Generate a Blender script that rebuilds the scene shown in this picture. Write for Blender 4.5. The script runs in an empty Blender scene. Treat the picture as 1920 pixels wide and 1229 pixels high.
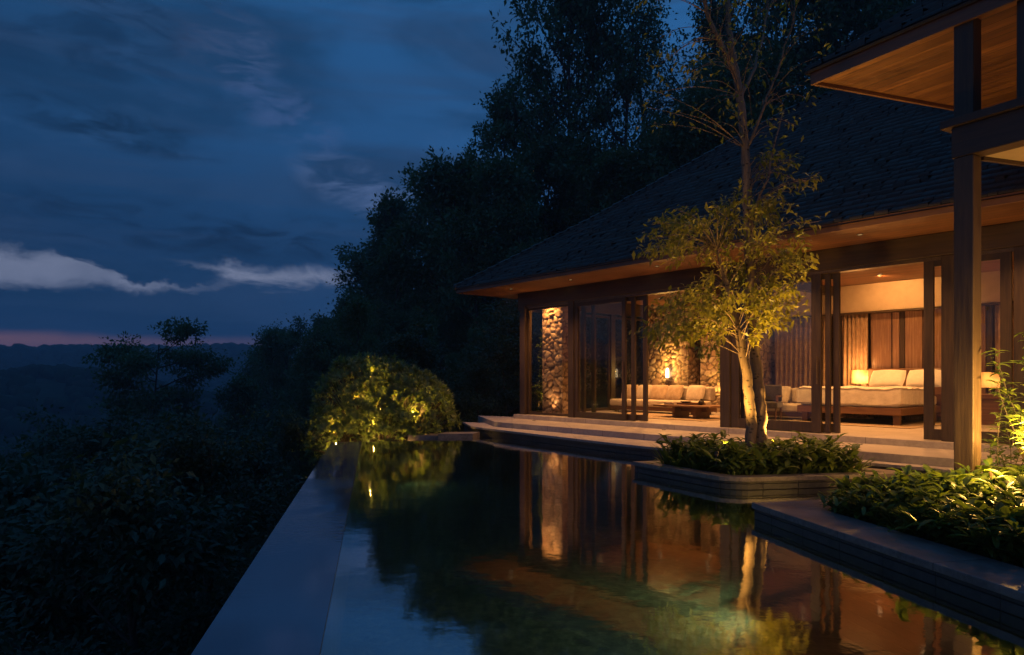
import bpy, math, random
import numpy as np
from mathutils import Vector, Matrix
PI = math.pi
S = bpy.context.scene
C = S.collection
R = math.radians

# ------------------------------------------------------------------ camera
H0 = 1.31                                    # eye height above the pool water
cd = bpy.data.cameras.new("camera"); cam = bpy.data.objects.new("camera", cd); C.objects.link(cam)
cam.location = (0, 0, H0); cam.rotation_euler = (R(90), 0, 0)
cd.lens = 24; cd.sensor_width = 36; cd.shift_y = 93.5/1920
cd.clip_start = .05; cd.clip_end = 6000
S.camera = cam

# ------------------------------------------------------------------ view
S.view_settings.view_transform = 'Standard'; S.view_settings.look = 'None'
S.view_settings.exposure = 0; S.view_settings.gamma = 1
S.render.engine = 'CYCLES'
S.cycles.use_denoising = True
try: S.cycles.denoiser = 'OPENIMAGEDENOISE'; S.cycles.denoising_input_passes = 'RGB_ALBEDO_NORMAL'
except Exception: pass
S.cycles.max_bounces = 6; S.cycles.diffuse_bounces = 3; S.cycles.glossy_bounces = 4
S.cycles.transmission_bounces = 4; S.cycles.transparent_max_bounces = 14; S.cycles.volume_bounces = 1
S.cycles.sample_clamp_indirect = 3; S.cycles.sample_clamp_direct = 0
S.cycles.caustics_reflective = False; S.cycles.caustics_refractive = False
S.cycles.use_light_tree = True

# ------------------------------------------------------------------ node helpers
def L1(r): r /= 255.; return r/12.92 if r <= .04045 else ((r+.055)/1.055)**2.4
def srgb(r, g, b): return (L1(r), L1(g), L1(b), 1)

class NT:
    def __init__(s, tree): s.t = tree; s.n = tree.nodes; s.l = tree.links
    def new(s, typ, **k):
        nd = s.n.new(typ)
        for a, v in k.items(): setattr(nd, a, v)
        return nd
    def put(s, sock, v):
        if hasattr(v, 'is_output') or isinstance(v, bpy.types.NodeSocket): s.l.new(v, sock)
        else: sock.default_value = v
    def math(s, op, a, b=0., c=None, clamp=False):
        nd = s.new('ShaderNodeMath', operation=op, use_clamp=clamp)
        s.put(nd.inputs[0], a); s.put(nd.inputs[1], b)
        if c is not None: s.put(nd.inputs[2], c)
        return nd.outputs[0]
    def sm(s, v, a, b):                       # smoothstep from a to b
        nd = s.new('ShaderNodeMapRange', interpolation_type='SMOOTHSTEP')
        s.put(nd.inputs[0], v); s.put(nd.inputs[1], a); s.put(nd.inputs[2], b)
        nd.inputs[3].default_value = 0; nd.inputs[4].default_value = 1
        return nd.outputs[0]
    def rng(s, v, a, b, c, d):
        nd = s.new('ShaderNodeMapRange'); s.put(nd.inputs[0], v)
        for i, q in enumerate((a, b, c, d)): s.put(nd.inputs[i+1], q)
        return nd.outputs[0]
    def mix(s, f, a, b, mode='MIX'):
        nd = s.new('ShaderNodeMix', data_type='RGBA', blend_type=mode)
        s.put(nd.inputs[0], f); s.put(nd.inputs[6], a); s.put(nd.inputs[7], b)
        return nd.outputs[2]
    def noise(s, vec, scale, detail=4, rough=.55, dist=0., out=0):
        nd = s.new('ShaderNodeTexNoise'); nd.inputs['Scale'].default_value = scale
        nd.inputs['Detail'].default_value = detail; nd.inputs['Roughness'].default_value = rough
        nd.inputs['Distortion'].default_value = dist
        if vec is not None: s.l.new(vec, nd.inputs['Vector'])
        return nd.outputs[out]
    def mapv(s, vec, scale=(1, 1, 1), loc=(0, 0, 0), rot=(0, 0, 0)):
        nd = s.new('ShaderNodeMapping'); s.l.new(vec, nd.inputs[0])
        nd.inputs[1].default_value = loc; nd.inputs[2].default_value = rot; nd.inputs[3].default_value = scale
        return nd.outputs[0]
    def bump(s, h, strength, dist=.02):
        nd = s.new('ShaderNodeBump'); nd.inputs['Strength'].default_value = strength
        nd.inputs['Distance'].default_value = dist; s.l.new(h, nd.inputs['Height']); return nd.outputs[0]

# ------------------------------------------------------------------ world: dusk sky with cloud sheets
W = bpy.data.worlds.new("World"); S.world = W; W.use_nodes = True
w = NT(W.node_tree); w.n.clear()
tc = w.new('ShaderNodeTexCoord'); sx = w.new('ShaderNodeSeparateXYZ'); w.l.new(tc.outputs['Generated'], sx.inputs[0])
el = w.math('MULTIPLY', w.math('ARCSINE', sx.outputs[2]), 57.2958)
az = w.math('MULTIPLY', w.math('ARCTAN2', sx.outputs[0], sx.outputs[1]), 57.2958)
cv = w.new('ShaderNodeCombineXYZ'); w.l.new(w.math('MULTIPLY', az, .03), cv.inputs[0]); w.l.new(w.math('MULTIPLY', el, .11), cv.inputs[1])
big = w.noise(cv.outputs[0], 1.15, 5, .5, .6)
fine = w.noise(w.mapv(cv.outputs[0], (1.4, .8, 1), (3.1, 7.7, 0), (0, 0, .3)), 3.2, 6, .6, .4)
edge = w.noise(w.mapv(cv.outputs[0], (2.2, 1.4, 1), (1.3, 2.7, 0)), 2.6, 7, .70, .5)
ramp = w.new('ShaderNodeValToRGB'); cr = ramp.color_ramp
w.l.new(w.math('DIVIDE', el, 90.), ramp.inputs[0])
for i, (p, c) in enumerate([(0, srgb(40, 60, 94)), (.05, srgb(34, 60, 94)), (.12, srgb(28, 56, 90)), (.2, srgb(36, 70, 110)),
                            (.32, srgb(36, 74, 116)), (.5, srgb(46, 88, 134)), (1, srgb(56, 98, 146))]):
    e = cr.elements[i] if i < 2 else cr.elements.new(p)
    e.position = p; e.color = c
base = ramp.outputs[0]
# brighter towards the right, darker towards the left
side = w.rng(az, -42., 8., 1.05, 2.05)
base = w.mix(1., base, w.new('ShaderNodeCombineXYZ').outputs[0], 'ADD')
vm = w.new('ShaderNodeVectorMath', operation='SCALE'); w.l.new(base, vm.inputs[0]); w.l.new(side, vm.inputs[3])
base = vm.outputs[0]
cl = w.sm(big, .42, .60)
base = w.mix(w.math('MULTIPLY', cl, .62), base, srgb(28, 56, 88))
wisp = w.math('MULTIPLY', w.sm(fine, .52, .78), w.sm(el, 9., 18.))
base = w.mix(w.math('MULTIPLY', wisp, .22), base, srgb(74, 108, 156))
puffn = w.noise(w.mapv(cv.outputs[0], (1.8, 1.5, 1), (5.2, 1.9, 0), (0, 0, .35)), 4.2, 7, .6, .8)
soft = w.noise(w.mapv(cv.outputs[0], (.8, 2.2, 1), (9.2, 3.9, 0), (0, 0, .12)), 1.7, 6, .55, .5)
base = w.mix(w.math('MULTIPLY', w.sm(soft, .42, .66), .42), base, srgb(52, 76, 112))
def puff(a0, e0, ra, re, col, k, tilt=0.):
    global base
    da = w.math('SUBTRACT', az, a0); de = w.math('SUBTRACT', w.math('SUBTRACT', el, e0), w.math('MULTIPLY', da, tilt))
    q = w.math('ADD', w.math('POWER', w.math('DIVIDE', da, ra), 2.), w.math('POWER', w.math('DIVIDE', de, re), 2.))
    m = w.math('MULTIPLY', w.math('MULTIPLY', w.math('SUBTRACT', 1., w.sm(q, 0., 1.)), w.sm(puffn, .40, .68)), k)
    base = w.mix(m, base, col)
puff(-22.6, 24.0, 4.6, 3.0, srgb(84, 106, 150), .80)
puff(-18.6, 20.2, 6.0, 2.6, srgb(72, 98, 146), .65, -.4)
puff(-12.0, 15.0, 7.0, 2.6, srgb(88, 112, 156), .85, -.25)
puff(-30., 17.5, 9., 1.8, srgb(22, 46, 74), .85, -.08)
puff(-22., 10.8, 26., 2.6, srgb(26, 50, 80), .95, -.02)
puff(-30., 24., 12., 5., srgb(26, 52, 84), .7, .1)
# the bright slit of clear sky low on the left
wob = w.math('MULTIPLY', w.math('SUBTRACT', edge, .5), 3.6)
ew = w.math('ADD', el, wob)
hi = w.math('ADD', 8.8, w.math('MULTIPLY', w.math('ADD', az, 37.), -.005))
lo = w.math('ADD', 6.1, w.math('MULTIPLY', w.math('ADD', az, 37.), .062))
band = w.math('MULTIPLY', w.sm(w.math('SUBTRACT', hi, ew), -.4, 1.0), w.sm(w.math('SUBTRACT', ew, lo), -.4, .7))
band = w.math('MULTIPLY', band, w.math('SUBTRACT', 1., w.sm(w.math('ADD', az, w.math('MULTIPLY', wob, .6)), -15.5, -12.)))
dfa = w.math('SUBTRACT', az, -28.5); dfe = w.math('SUBTRACT', w.math('SUBTRACT', ew, 8.25), w.math('MULTIPLY', dfa, -.14))
fq = w.math('ADD', w.math('POWER', w.math('DIVIDE', dfa, 6.2), 2.), w.math('POWER', w.math('DIVIDE', dfe, .95), 2.))
band = w.math('MULTIPLY', band, w.sm(fq, .55, 1.35))
band = w.math('MULTIPLY', band, w.rng(fine, .35, .65, .72, 1.05))
base = w.mix(w.math('MULTIPLY', band, .97), base, srgb(136, 146, 174))
# last pink light on the horizon
pk = w.math('ADD', el, w.math('MULTIPLY', w.math('SUBTRACT', edge, .5), .8))
pink = w.math('MULTIPLY', w.sm(pk, .8, 1.9), w.math('SUBTRACT', 1., w.sm(pk, 2.5, 3.35)))
pink = w.math('MULTIPLY', pink, w.rng(az, -38., -16., 1., .12))
pink = w.math('MULTIPLY', pink, w.math('SUBTRACT', 1., w.sm(az, -17., -10.)))
base = w.mix(w.math('MULTIPLY', pink, .85), base, srgb(176, 124, 118))
bg = w.new('ShaderNodeBackground'); bg.inputs[1].default_value = 1.0
hs = w.new('ShaderNodeHueSaturation'); hs.inputs['Saturation'].default_value = 1.03; hs.inputs['Value'].default_value = .90; w.l.new(base, hs.inputs['Color']); w.l.new(hs.outputs[0], bg.inputs[0])
wo = w.new('ShaderNodeOutputWorld'); w.l.new(bg.outputs[0], wo.inputs[0])
W.cycles.sampling_method = 'MANUAL'; W.cycles.sample_map_resolution = 512

# ------------------------------------------------------------------ materials
MATS = {}
def mat(name):
    m = bpy.data.materials.new(name); m.use_nodes = True; t = NT(m.node_tree); t.n.clear()
    out = t.new('ShaderNodeOutputMaterial'); MATS[name] = m
    return m, t, out
def princ(t, out, col, rough, normal=None, spec=.5, metal=0., ior=None, coat=0.):
    b = t.new('ShaderNodeBsdfPrincipled'); t.put(b.inputs['Base Color'], col); t.put(b.inputs['Roughness'], rough)
    b.inputs['Specular IOR Level'].default_value = spec; b.inputs['Metallic'].default_value = metal
    if ior: b.inputs['IOR'].default_value = ior
    if coat: b.inputs['Coat Weight'].default_value = coat
    if normal is not None: t.l.new(normal, b.inputs['Normal'])
    if out is not None: t.l.new(b.outputs[0], out.inputs[0])
    return b
def ocoord(t): return t.new('ShaderNodeTexCoord').outputs['Object']

def wood(name, c1, c2, axis=0, board=.14, rough=.45, grain=1.):
    m, t, out = mat(name); v = ocoord(t)
    sc = [22, 22, 22]; sc[axis] = 1.2
    g = t.noise(t.mapv(v, tuple(sc)), 1.3*grain, 5, .6, .5)
    big_ = t.noise(v, 1.7, 3, .5)
    f = t.math('ADD', t.math('MULTIPLY', g, .75), t.math('MULTIPLY', big_, .35))
    col = t.mix(t.sm(f, .35, .8), c1, c2)
    h = g
    if board:
        sp = t.new('ShaderNodeSeparateXYZ'); t.l.new(v, sp.inputs[0])
        u = t.math('DIVIDE', sp.outputs[1 if axis == 0 else 0], board)
        fr = t.math('FRACT', u); fl = t.math('FLOOR', u)
        wn = t.new('ShaderNodeTexWhiteNoise', noise_dimensions='1D'); t.l.new(fl, wn.inputs['W'])
        col = t.mix(t.math('MULTIPLY', wn.outputs[0], .55), col, (c1[0]*.45, c1[1]*.42, c1[2]*.4, 1))
        gap = t.math('MULTIPLY', t.sm(fr, 0., .045), t.math('SUBTRACT', 1., t.sm(fr, .955, 1.)))
        col = t.mix(t.math('SUBTRACT', 1., gap), col, (.006, .004, .003, 1))
        h = t.math('ADD', t.math('MULTIPLY', g, .15), gap)
    princ(t, out, col, t.rng(g, .3, .7, rough-.08, rough+.15), t.bump(h, .35, .006))
    return m
M_FRAME = wood('dark_timber', (.028, .018, .013, 1), (.065, .040, .027, 1), 2, 0, .42)
M_BEAM = wood('beam_timber', (.034, .022, .016, 1), (.075, .046, .031, 1), 0, 0, .45)
M_SOFFIT = wood('soffit_boards', (.10, .042, .019, 1), (.32, .145, .06, 1), 0, .16, .5)
M_CEIL = wood('ceiling_boards', (.17, .070, .032, 1), (.27, .12, .055, 1), 0, .18, .42)
M_FASCIA = wood('fascia_timber', (.13, .062, .040, 1), (.20, .10, .062, 1), 0, 0, .5)
M_FURN = wood('furniture_timber', (.11, .05, .025, 1), (.20, .10, .05, 1), 0, 0, .38)
M_PANEL = wood('wall_panel_timber', (.24, .14, .08, 1), (.36, .22, .13, 1), 2, .62, .22)
M_PAVPOST = wood('weathered_post_timber', (.045, .030, .022, 1), (.10, .065, .043, 1), 2, 0, .5, 1.3)

def stone_flat(name, c1, c2, scale, rough=.5, bump=.3, tile=None, bd=.01):
    m, t, out = mat(name); v = ocoord(t)
    n = t.noise(v, scale, 7, .62, .3); n2 = t.noise(v, scale*.17, 3, .5)
    col = t.mix(t.sm(t.math('ADD', t.math('MULTIPLY', n, .6), t.math('MULTIPLY', n2, .4)), .35, .65), c1, c2)
    h = n
    if tile:
        sp = t.new('ShaderNodeSeparateXYZ'); t.l.new(v, sp.inputs[0])
        jo = None
        for ax, sz in enumerate(tile):
            if not sz: continue
            fr = t.math('FRACT', t.math('DIVIDE', t.math('ADD', sp.outputs[ax], 100*sz), sz)); wd = .006/sz
            g = t.math('MULTIPLY', t.sm(fr, 0., wd), t.math('SUBTRACT', 1., t.sm(fr, 1.-wd, 1.)))
            jo = g if jo is None else t.math('MULTIPLY', jo, g)
        col = t.mix(t.math('SUBTRACT', 1., jo), col, (c1[0]*.25, c1[1]*.25, c1[2]*.25, 1))
        h = t.math('ADD', t.math('MULTIPLY', n, .3), jo)
    princ(t, out, col, t.rng(n, .3, .7, rough-.12, rough+.12), t.bump(h, bump, bd))
    return m
M_TERR = stone_flat('terrace_stone', (.30, .265, .255, 1), (.42, .375, .36, 1), 14, .50, .25, (1.2, 1.2, 0), .004)
M_COPING = stone_flat('coping_stone', (.11, .095, .092, 1), (.22, .19, .18, 1), 26, .42, .6, (0, .9, 0), .006)
M_DARKSTONE = stone_flat('dark_stone_cladding', (.022, .022, .025, 1), (.065, .062, .062, 1), 18, .5, .8, (.45, .45, .07), .012)

M_PLASTER = stone_flat('warm_plaster', (.52, .42, .30, 1), (.60, .50, .37, 1), 5, .75, .12)
M_RUG = stone_flat('woven_rug', (.24, .18, .13, 1), (.34, .26, .19, 1), 160, .9, .5)
M_SOIL = stone_flat('soil', (.012, .009, .006, 1), (.03, .022, .015, 1), 30, .9, 1.)
M_CERAMIC = stone_flat('dark_ceramic', (.02, .016, .014, 1), (.05, .04, .03, 1), 9, .25, .1)
M_METAL = stone_flat('bronze_metal', (.06, .04, .025, 1), (.11, .075, .045, 1), 40, .35, .1)
M_ROOFSHEET = stone_flat('roof_underlay', (.02, .018, .017, 1), (.035, .032, .03, 1), 6, .8, .2)

def fabric(name, c1, c2, sheen=.3):
    m, t, out = mat(name); v = ocoord(t)
    n = t.noise(v, 9, 3, .5); wv = t.noise(v, 420, 2, .5)
    big_ = t.noise(v, 4.2, 4, .55, .8)
    col = t.mix(t.sm(n, .35, .7), c1, c2)
    h = t.math('ADD', t.math('MULTIPLY', wv, .12), big_)
    b = princ(t, out, col, .85, t.bump(h, .55, .03), .2)
    b.inputs['Sheen Weight'].default_value = sheen
    return m
M_SHEET = fabric('linen_sheet', (.62, .56, .50, 1), (.72, .66, .59, 1))
M_PILLOW = fabric('pillow_cotton', (.78, .74, .68, 1), (.84, .80, .74, 1))
M_SOFA = fabric('sofa_fabric', (.46, .40, .33, 1), (.56, .49, .41, 1))
M_CUSH = fabric('cushion_fabric', (.36, .27, .19, 1), (.46, .36, .27, 1))
M_DARKFAB = fabric('dark_fabric', (.035, .03, .027, 1), (.07, .055, .045, 1))
M_CURT = fabric('curtain_fabric', (.32, .21, .13, 1), (.42, .29, .19, 1))

# rubble stone, colours per stone from the mesh attribute
m, t, out = mat('rubble_stone'); M_RUBBLE = m; v = ocoord(t)
at = t.new('ShaderNodeAttribute', attribute_name='stone'); mo = t.new('ShaderNodeAttribute', attribute_name='joint')
cr_ = t.new('ShaderNodeValToRGB'); e = cr_.color_ramp.elements
e[0].color = (.32, .23, .155, 1); e[1].color = (.56, .44, .32, 1); e[1].position = 1
for p, c in ((.35, (.40, .29, .20, 1)), (.62, (.34, .21, .14, 1)), (.8, (.46, .36, .28, 1))):
    q = cr_.color_ramp.elements.new(p); q.color = c
t.l.new(at.outputs['Fac'], cr_.inputs[0])
n = t.noise(v, 28, 6, .65)
col = t.mix(t.rng(n, .3, .7, .0, .45), cr_.outputs[0], (.20, .14, .10, 1))
col = t.mix(mo.outputs['Fac'], col, (.06, .042, .03, 1))
princ(t, out, col, .8, t.bump(n, .7, .012))

# shingles
m, t, out = mat('timber_shingle'); M_SHINGLE = m; v = ocoord(t)
at = t.new('ShaderNodeAttribute', attribute_name='rnd')
n = t.noise(t.mapv(v, (14, 14, 14)), 1.5, 5, .6); n2 = t.noise(v, .6, 3)
col = t.mix(at.outputs['Fac'], (.012, .011, .011, 1), (.062, .053, .050, 1))
col = t.mix(t.rng(n, .35, .7, 0, .5), col, (.03, .026, .024, 1))
col = t.mix(t.rng(n2, .4, .65, 0, .4), col, (.05, .055, .045, 1))
princ(t, out, col, t.rng(at.outputs['Fac'], 0, 1, .55, .85), t.bump(n, .5, .01), .6)

# leaves
def leafmat(name, c1, c2, trans=.35, rough=.38, spec=.5, scale=1.2):
    m, t, out = mat(name); v = ocoord(t)
    at = t.new('ShaderNodeAttribute', attribute_name='rnd')
    n = t.noise(v, scale, 3, .5)
    f = t.math('ADD', t.math('MULTIPLY', at.outputs['Fac'], .7), t.rng(n, .35, .65, -.15, .35), clamp=True)
    col = t.mix(f, c1, c2)
    b = princ(t, None, col, rough, None, spec)
    tr = t.new('ShaderNodeBsdfTranslucent'); t.l.new(t.mix(.5, col, (c2[0]*1.5, c2[1]*1.6, c2[2]*.5, 1)), tr.inputs[0])
    ms = t.new('ShaderNodeMixShader'); ms.inputs[0].default_value = trans
    t.l.new(b.outputs[0], ms.inputs[1]); t.l.new(tr.outputs[0], ms.inputs[2]); t.l.new(ms.outputs[0], out.inputs[0])
    return m
M_LEAF_FAR = leafmat('forest_leaf', (.036, .090, .050, 1), (.09, .165, .08, 1), .25, .5, .4, .5)
M_LEAF_DIM = leafmat('slope_leaf', (.016, .046, .032, 1), (.045, .095, .055, 1), .25, .5, .4, .5)
M_LEAF_TREE = leafmat('garden_tree_leaf', (.07, .105, .020, 1), (.34, .29, .045, 1), .42, .4, .45)
M_LEAF_BED = leafmat('bed_plant_leaf', (.05, .105, .026, 1), (.18, .23, .045, 1), .38, .42, .4, 3)
M_LEAF_SHRUB = leafmat('shrub_leaf', (.075, .14, .06, 1), (.20, .25, .08, 1), .36, .4, .5, 2)

def bark(name, c1, c2, sp=0.):
    m, t, out = mat(name); v = ocoord(t)
    n = t.noise(t.mapv(v, (1, 1, .25)), 26, 6, .65, .4); n2 = t.noise(v, 5, 4)
    col = t.mix(t.rng(n, .3, .7, 0, 1), c1, c2)
    if sp:
        vo = t.new('ShaderNodeTexVoronoi'); vo.inputs['Scale'].default_value = 15; t.l.new(t.mapv(v, (1, 1, 1.5)), vo.inputs['Vector'])
        spot = t.math('MULTIPLY', t.math('SUBTRACT', 1., t.sm(vo.outputs['Distance'], .20, .36)), t.sm(n2, .38, .5))
        col = t.mix(t.math('MULTIPLY', spot, sp), col, (c1[0]*.2, c1[1]*.2, c1[2]*.2, 1))
    princ(t, out, col, .8, t.bump(n, .6, .012))
    return m
M_BARK = bark('forest_bark', (.030, .026, .022, 1), (.075, .062, .052, 1))
M_BARK2 = bark('garden_tree_bark', (.15, .10, .065, 1), (.27, .19, .125, 1), .85)

# ground, hills
def groundmat():
    m, t, out = mat('slope_ground'); v = ocoord(t)
    n = t.noise(v, .35, 8, .7); n2 = t.noise(v, 3., 6, .7)
    col = t.mix(t.rng(n, .3, .7, 0, 1), (.008, .018, .010, 1), (.024, .045, .020, 1))
    col = t.mix(t.rng(n2, .4, .7, 0, .6), col, (.010, .012, .008, 1))
    princ(t, out, col, .95, t.bump(n2, .8, .3), .2)
    return m
M_GROUND = groundmat()

# glass: clear sheet with a Fresnel reflection
m, t, out = mat('window_glass'); M_GLASS = m
fr = t.new('ShaderNodeFresnel'); fr.inputs[0].default_value = 1.55
gl = t.new('ShaderNodeBsdfGlossy'); gl.inputs['Roughness'].default_value = .01; gl.inputs[0].default_value = (1, 1, 1, 1)
tr = t.new('ShaderNodeBsdfTransparent'); tr.inputs[0].default_value = (.90, .92, .91, 1)
ms = t.new('ShaderNodeMixShader'); t.l.new(t.math('MULTIPLY', fr.outputs[0], .7, clamp=True), ms.inputs[0]); t.l.new(tr.outputs[0], ms.inputs[1]); t.l.new(gl.outputs[0], ms.inputs[2])
t.l.new(ms.outputs[0], out.inputs[0])

# pool water
m, t, out = mat('pool_water'); M_WATER = m; v = ocoord(t)
fr = t.new('ShaderNodeFresnel'); fr.inputs[0].default_value = 3.1
r1 = t.noise(t.mapv(v, (1.0, 1.3, 1)), 5.5, 3, .55, .2); r2 = t.noise(v, 1.3, 2, .5)
nb = t.bump(t.math('ADD', t.math('MULTIPLY', r1, .30), r2), .055, .05)
gl = t.new('ShaderNodeBsdfGlossy'); gl.inputs['Roughness'].default_value = .05; gl.inputs[0].default_value = (.93, .96, 1, 1)
t.l.new(nb, gl.inputs['Normal']); t.l.new(nb, fr.inputs['Normal'])
tr = t.new('ShaderNodeBsdfTransparent'); tr.inputs[0].default_value = (.34, .52, .47, 1)
ms = t.new('ShaderNodeMixShader'); t.l.new(t.math('MULTIPLY', fr.outputs[0], 1.6, clamp=True), ms.inputs[0]); t.l.new(tr.outputs[0], ms.inputs[1]); t.l.new(gl.outputs[0], ms.inputs[2])
t.l.new(ms.outputs[0], out.inputs[0])

# wet weir stone
m, t, out = mat('wet_weir_stone'); M_WEIR = m; v = ocoord(t)
n = t.noise(v, 3, 3); r1 = t.noise(t.mapv(v, (1, 2.2, 1)), 9, 3, .6)
sp = t.new('ShaderNodeSeparateXYZ'); t.l.new(v, sp.inputs[0])
ripple = t.math('MULTIPLY', r1, t.sm(t.noise(v, .45, 2), .40, .60))
b = princ(t, out, t.mix(n, (.045, .045, .075, 1), (.085, .08, .13, 1)), .06, t.bump(ripple, .26, .02), .5, 0., 3.0)

m, t, out = mat('pool_stone'); M_POOLFLOOR = m; v = ocoord(t)
vo = t.new('ShaderNodeTexVoronoi'); vo.inputs['Scale'].default_value = 5.5; t.l.new(t.mapv(v, (1, 1, 1)), vo.inputs['Vector'])
n = t.noise(v, 11, 7, .68, .6); n2 = t.noise(v, 2., 4, .6, 1.)
col = t.mix(t.sm(n, .32, .68), (.03, .045, .035, 1), (.26, .27, .17, 1))
col = t.mix(t.rng(n2, .35, .65, 0., .7), col, (.035, .07, .055, 1))
princ(t, out, col, .8, t.bump(t.math('ADD', n, vo.outputs['Distance']), 1., .06))

def emit(name, col, st):
    m, t, out = mat(name); e = t.new('ShaderNodeEmission'); e.inputs[0].default_value = col; e.inputs[1].default_value = st
    t.l.new(e.outputs[0], out.inputs[0]); return m
M_DIMLENS = emit('dim_lens', (1, .7, .3, 1), .5)
WARM = (1., .42, .11); WARM2 = (1., .46, .15); YEL = (1., .52, .10)
m, t, out = mat('lit_lampshade'); M_LAMPSHADE = m
d_ = t.new('ShaderNodeBsdfDiffuse'); d_.inputs[0].default_value = (.75, .55, .30, 1); tr = t.new('ShaderNodeBsdfTranslucent'); tr.inputs[0].default_value = (.9, .62, .30, 1)
ms = t.new('ShaderNodeMixShader'); ms.inputs[0].default_value = .6; t.l.new(d_.outputs[0], ms.inputs[1]); t.l.new(tr.outputs[0], ms.inputs[2]); t.l.new(ms.outputs[0], out.inputs[0])
M_BULB = emit('lit_bulb', (1, .70, .38, 1), 9.)
M_LENS = emit('lit_lens', (1, .60, .26, 1), 1.6)

# ------------------------------------------------------------------ mesh helpers
def link(o, parent=None):
    C.objects.link(o)
    if parent is not None: o.parent = parent
    return o
def tag(o, label=None, cat=None, group=None, kind=None):
    if label: o['label'] = label
    if cat: o['category'] = cat
    if group: o['group'] = group
    if kind: o['kind'] = kind
    return o
def empty(name, loc=(0, 0, 0), rz=0., label=None, cat=None, group=None):
    o = bpy.data.objects.new(name, None); C.objects.link(o); o.location = loc; o.rotation_euler = (0, 0, rz)
    o.empty_display_size = .1
    return tag(o, label, cat, group)
def arrays(name, V, F, mat_=None, parent=None, attrs=None, smooth=False):
    V = np.asarray(V, dtype=np.float32); F = np.asarray(F, dtype=np.int32)
    me = bpy.data.meshes.new(name); me.vertices.add(len(V)); me.vertices.foreach_set('co', V.ravel())
    k = F.shape[1]; me.loops.add(F.size); me.loops.foreach_set('vertex_index', F.ravel())
    me.polygons.add(len(F)); me.polygons.foreach_set('loop_start', np.arange(0, F.size, k, dtype=np.int32))
    me.polygons.foreach_set('loop_total', np.full(len(F), k, dtype=np.int32))
    if smooth: me.polygons.foreach_set('use_smooth', np.ones(len(F), dtype=bool))
    me.update(calc_edges=True)
    for an, (dom, arr) in (attrs or {}).items():
        a = me.attributes.new(an, 'FLOAT', dom); a.data.foreach_set('value', np.asarray(arr, dtype=np.float32))
    if mat_: me.materials.append(mat_)
    return link(bpy.data.objects.new(name, me), parent)

class MB:
    def __init__(s): s.v = []; s.f = []
    def box(s, x0, x1, y0, y1, z0, z1, rz=0., c=None):
        i = len(s.v); P = [(x, y, z) for z in (z0, z1) for y in (y0, y1) for x in (x0, x1)]
        if rz:
            cx, cy = c or ((x0+x1)/2, (y0+y1)/2); ca, sa = math.cos(rz), math.sin(rz)
            P = [(cx+(x-cx)*ca-(y-cy)*sa, cy+(x-cx)*sa+(y-cy)*ca, z) for x, y, z in P]
        s.v += P
        s.f += [tuple(i+k for k in q) for q in ((0, 2, 3, 1), (4, 5, 7, 6), (0, 1, 5, 4), (2, 6, 7, 3), (0, 4, 6, 2), (1, 3, 7, 5))]
        return s
    def prism(s, poly, z0, z1, cap=True):
        i = len(s.v); n = len(poly)
        a = sum(poly[k][0]*poly[(k+1) % n][1]-poly[(k+1) % n][0]*poly[k][1] for k in range(n))
        if a < 0: poly = poly[::-1]
        s.v += [(x, y, z0) for x, y in poly]+[(x, y, z1) for x, y in poly]
        if cap: s.f += [tuple(i+n+k for k in range(n)), tuple(i+k for k in reversed(range(n)))]
        s.f += [(i+k, i+(k+1) % n, i+n+(k+1) % n, i+n+k) for k in range(n)]
        return s
    def tube(s, pts, rad, k=8, caps=True):
        pts = [Vector(p) for p in pts]
        if not hasattr(rad, '__len__'): rad = [rad]*len(pts)
        i0 = len(s.v); prev = None
        for j, p in enumerate(pts):
            d = (pts[min(j+1, len(pts)-1)]-pts[max(j-1, 0)]).normalized()
            if prev is None:
                a = Vector((1, 0, 0)) if abs(d.x) < .8 else Vector((0, 1, 0))
                x = (a-d*a.dot(d)).normalized()
            else: x = (prev-d*prev.dot(d)).normalized()
            prev = x; y = d.cross(x)
            for q in range(k):
                an = 2*PI*q/k; s.v.append(tuple(p+(x*math.cos(an)+y*math.sin(an))*rad[j]))
        for j in range(len(pts)-1):
            for q in range(k):
                a = i0+j*k; s.f.append((a+q, a+(q+1) % k, a+k+(q+1) % k, a+k+q))
        if caps:
            s.f.append(tuple(i0+q for q in reversed(range(k)))); a = i0+(len(pts)-1)*k; s.f.append(tuple(a+q for q in range(k)))
        return s
    def lathe(s, prof, c=(0, 0, 0), k=24):
        i0 = len(s.v)
        for r, z in prof:
            for q in range(k): s.v.append((c[0]+r*math.cos(2*PI*q/k), c[1]+r*math.sin(2*PI*q/k), c[2]+z))
        for j in range(len(prof)-1):
            for q in range(k):
                a = i0+j*k; s.f.append((a+q, a+(q+1) % k, a+k+(q+1) % k, a+k+q))
        s.f.append(tuple(i0+q for q in reversed(range(k)))); a = i0+(len(prof)-1)*k; s.f.append(tuple(a+q for q in range(k)))
        return s
    def build(s, name, mat_, parent=None, bevel=0., smooth=False):
        me = bpy.data.meshes.new(name); me.from_pydata(s.v, [], s.f); me.update()
        me.materials.append(mat_)
        if smooth: me.polygons.foreach_set('use_smooth', [True]*len(me.polygons))
        o = link(bpy.data.objects.new(name, me), parent)
        if bevel:
            b = o.modifiers.new('bevel', 'BEVEL'); b.width = bevel; b.segments = 2; b.limit_method = 'ANGLE'
        return o
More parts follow.
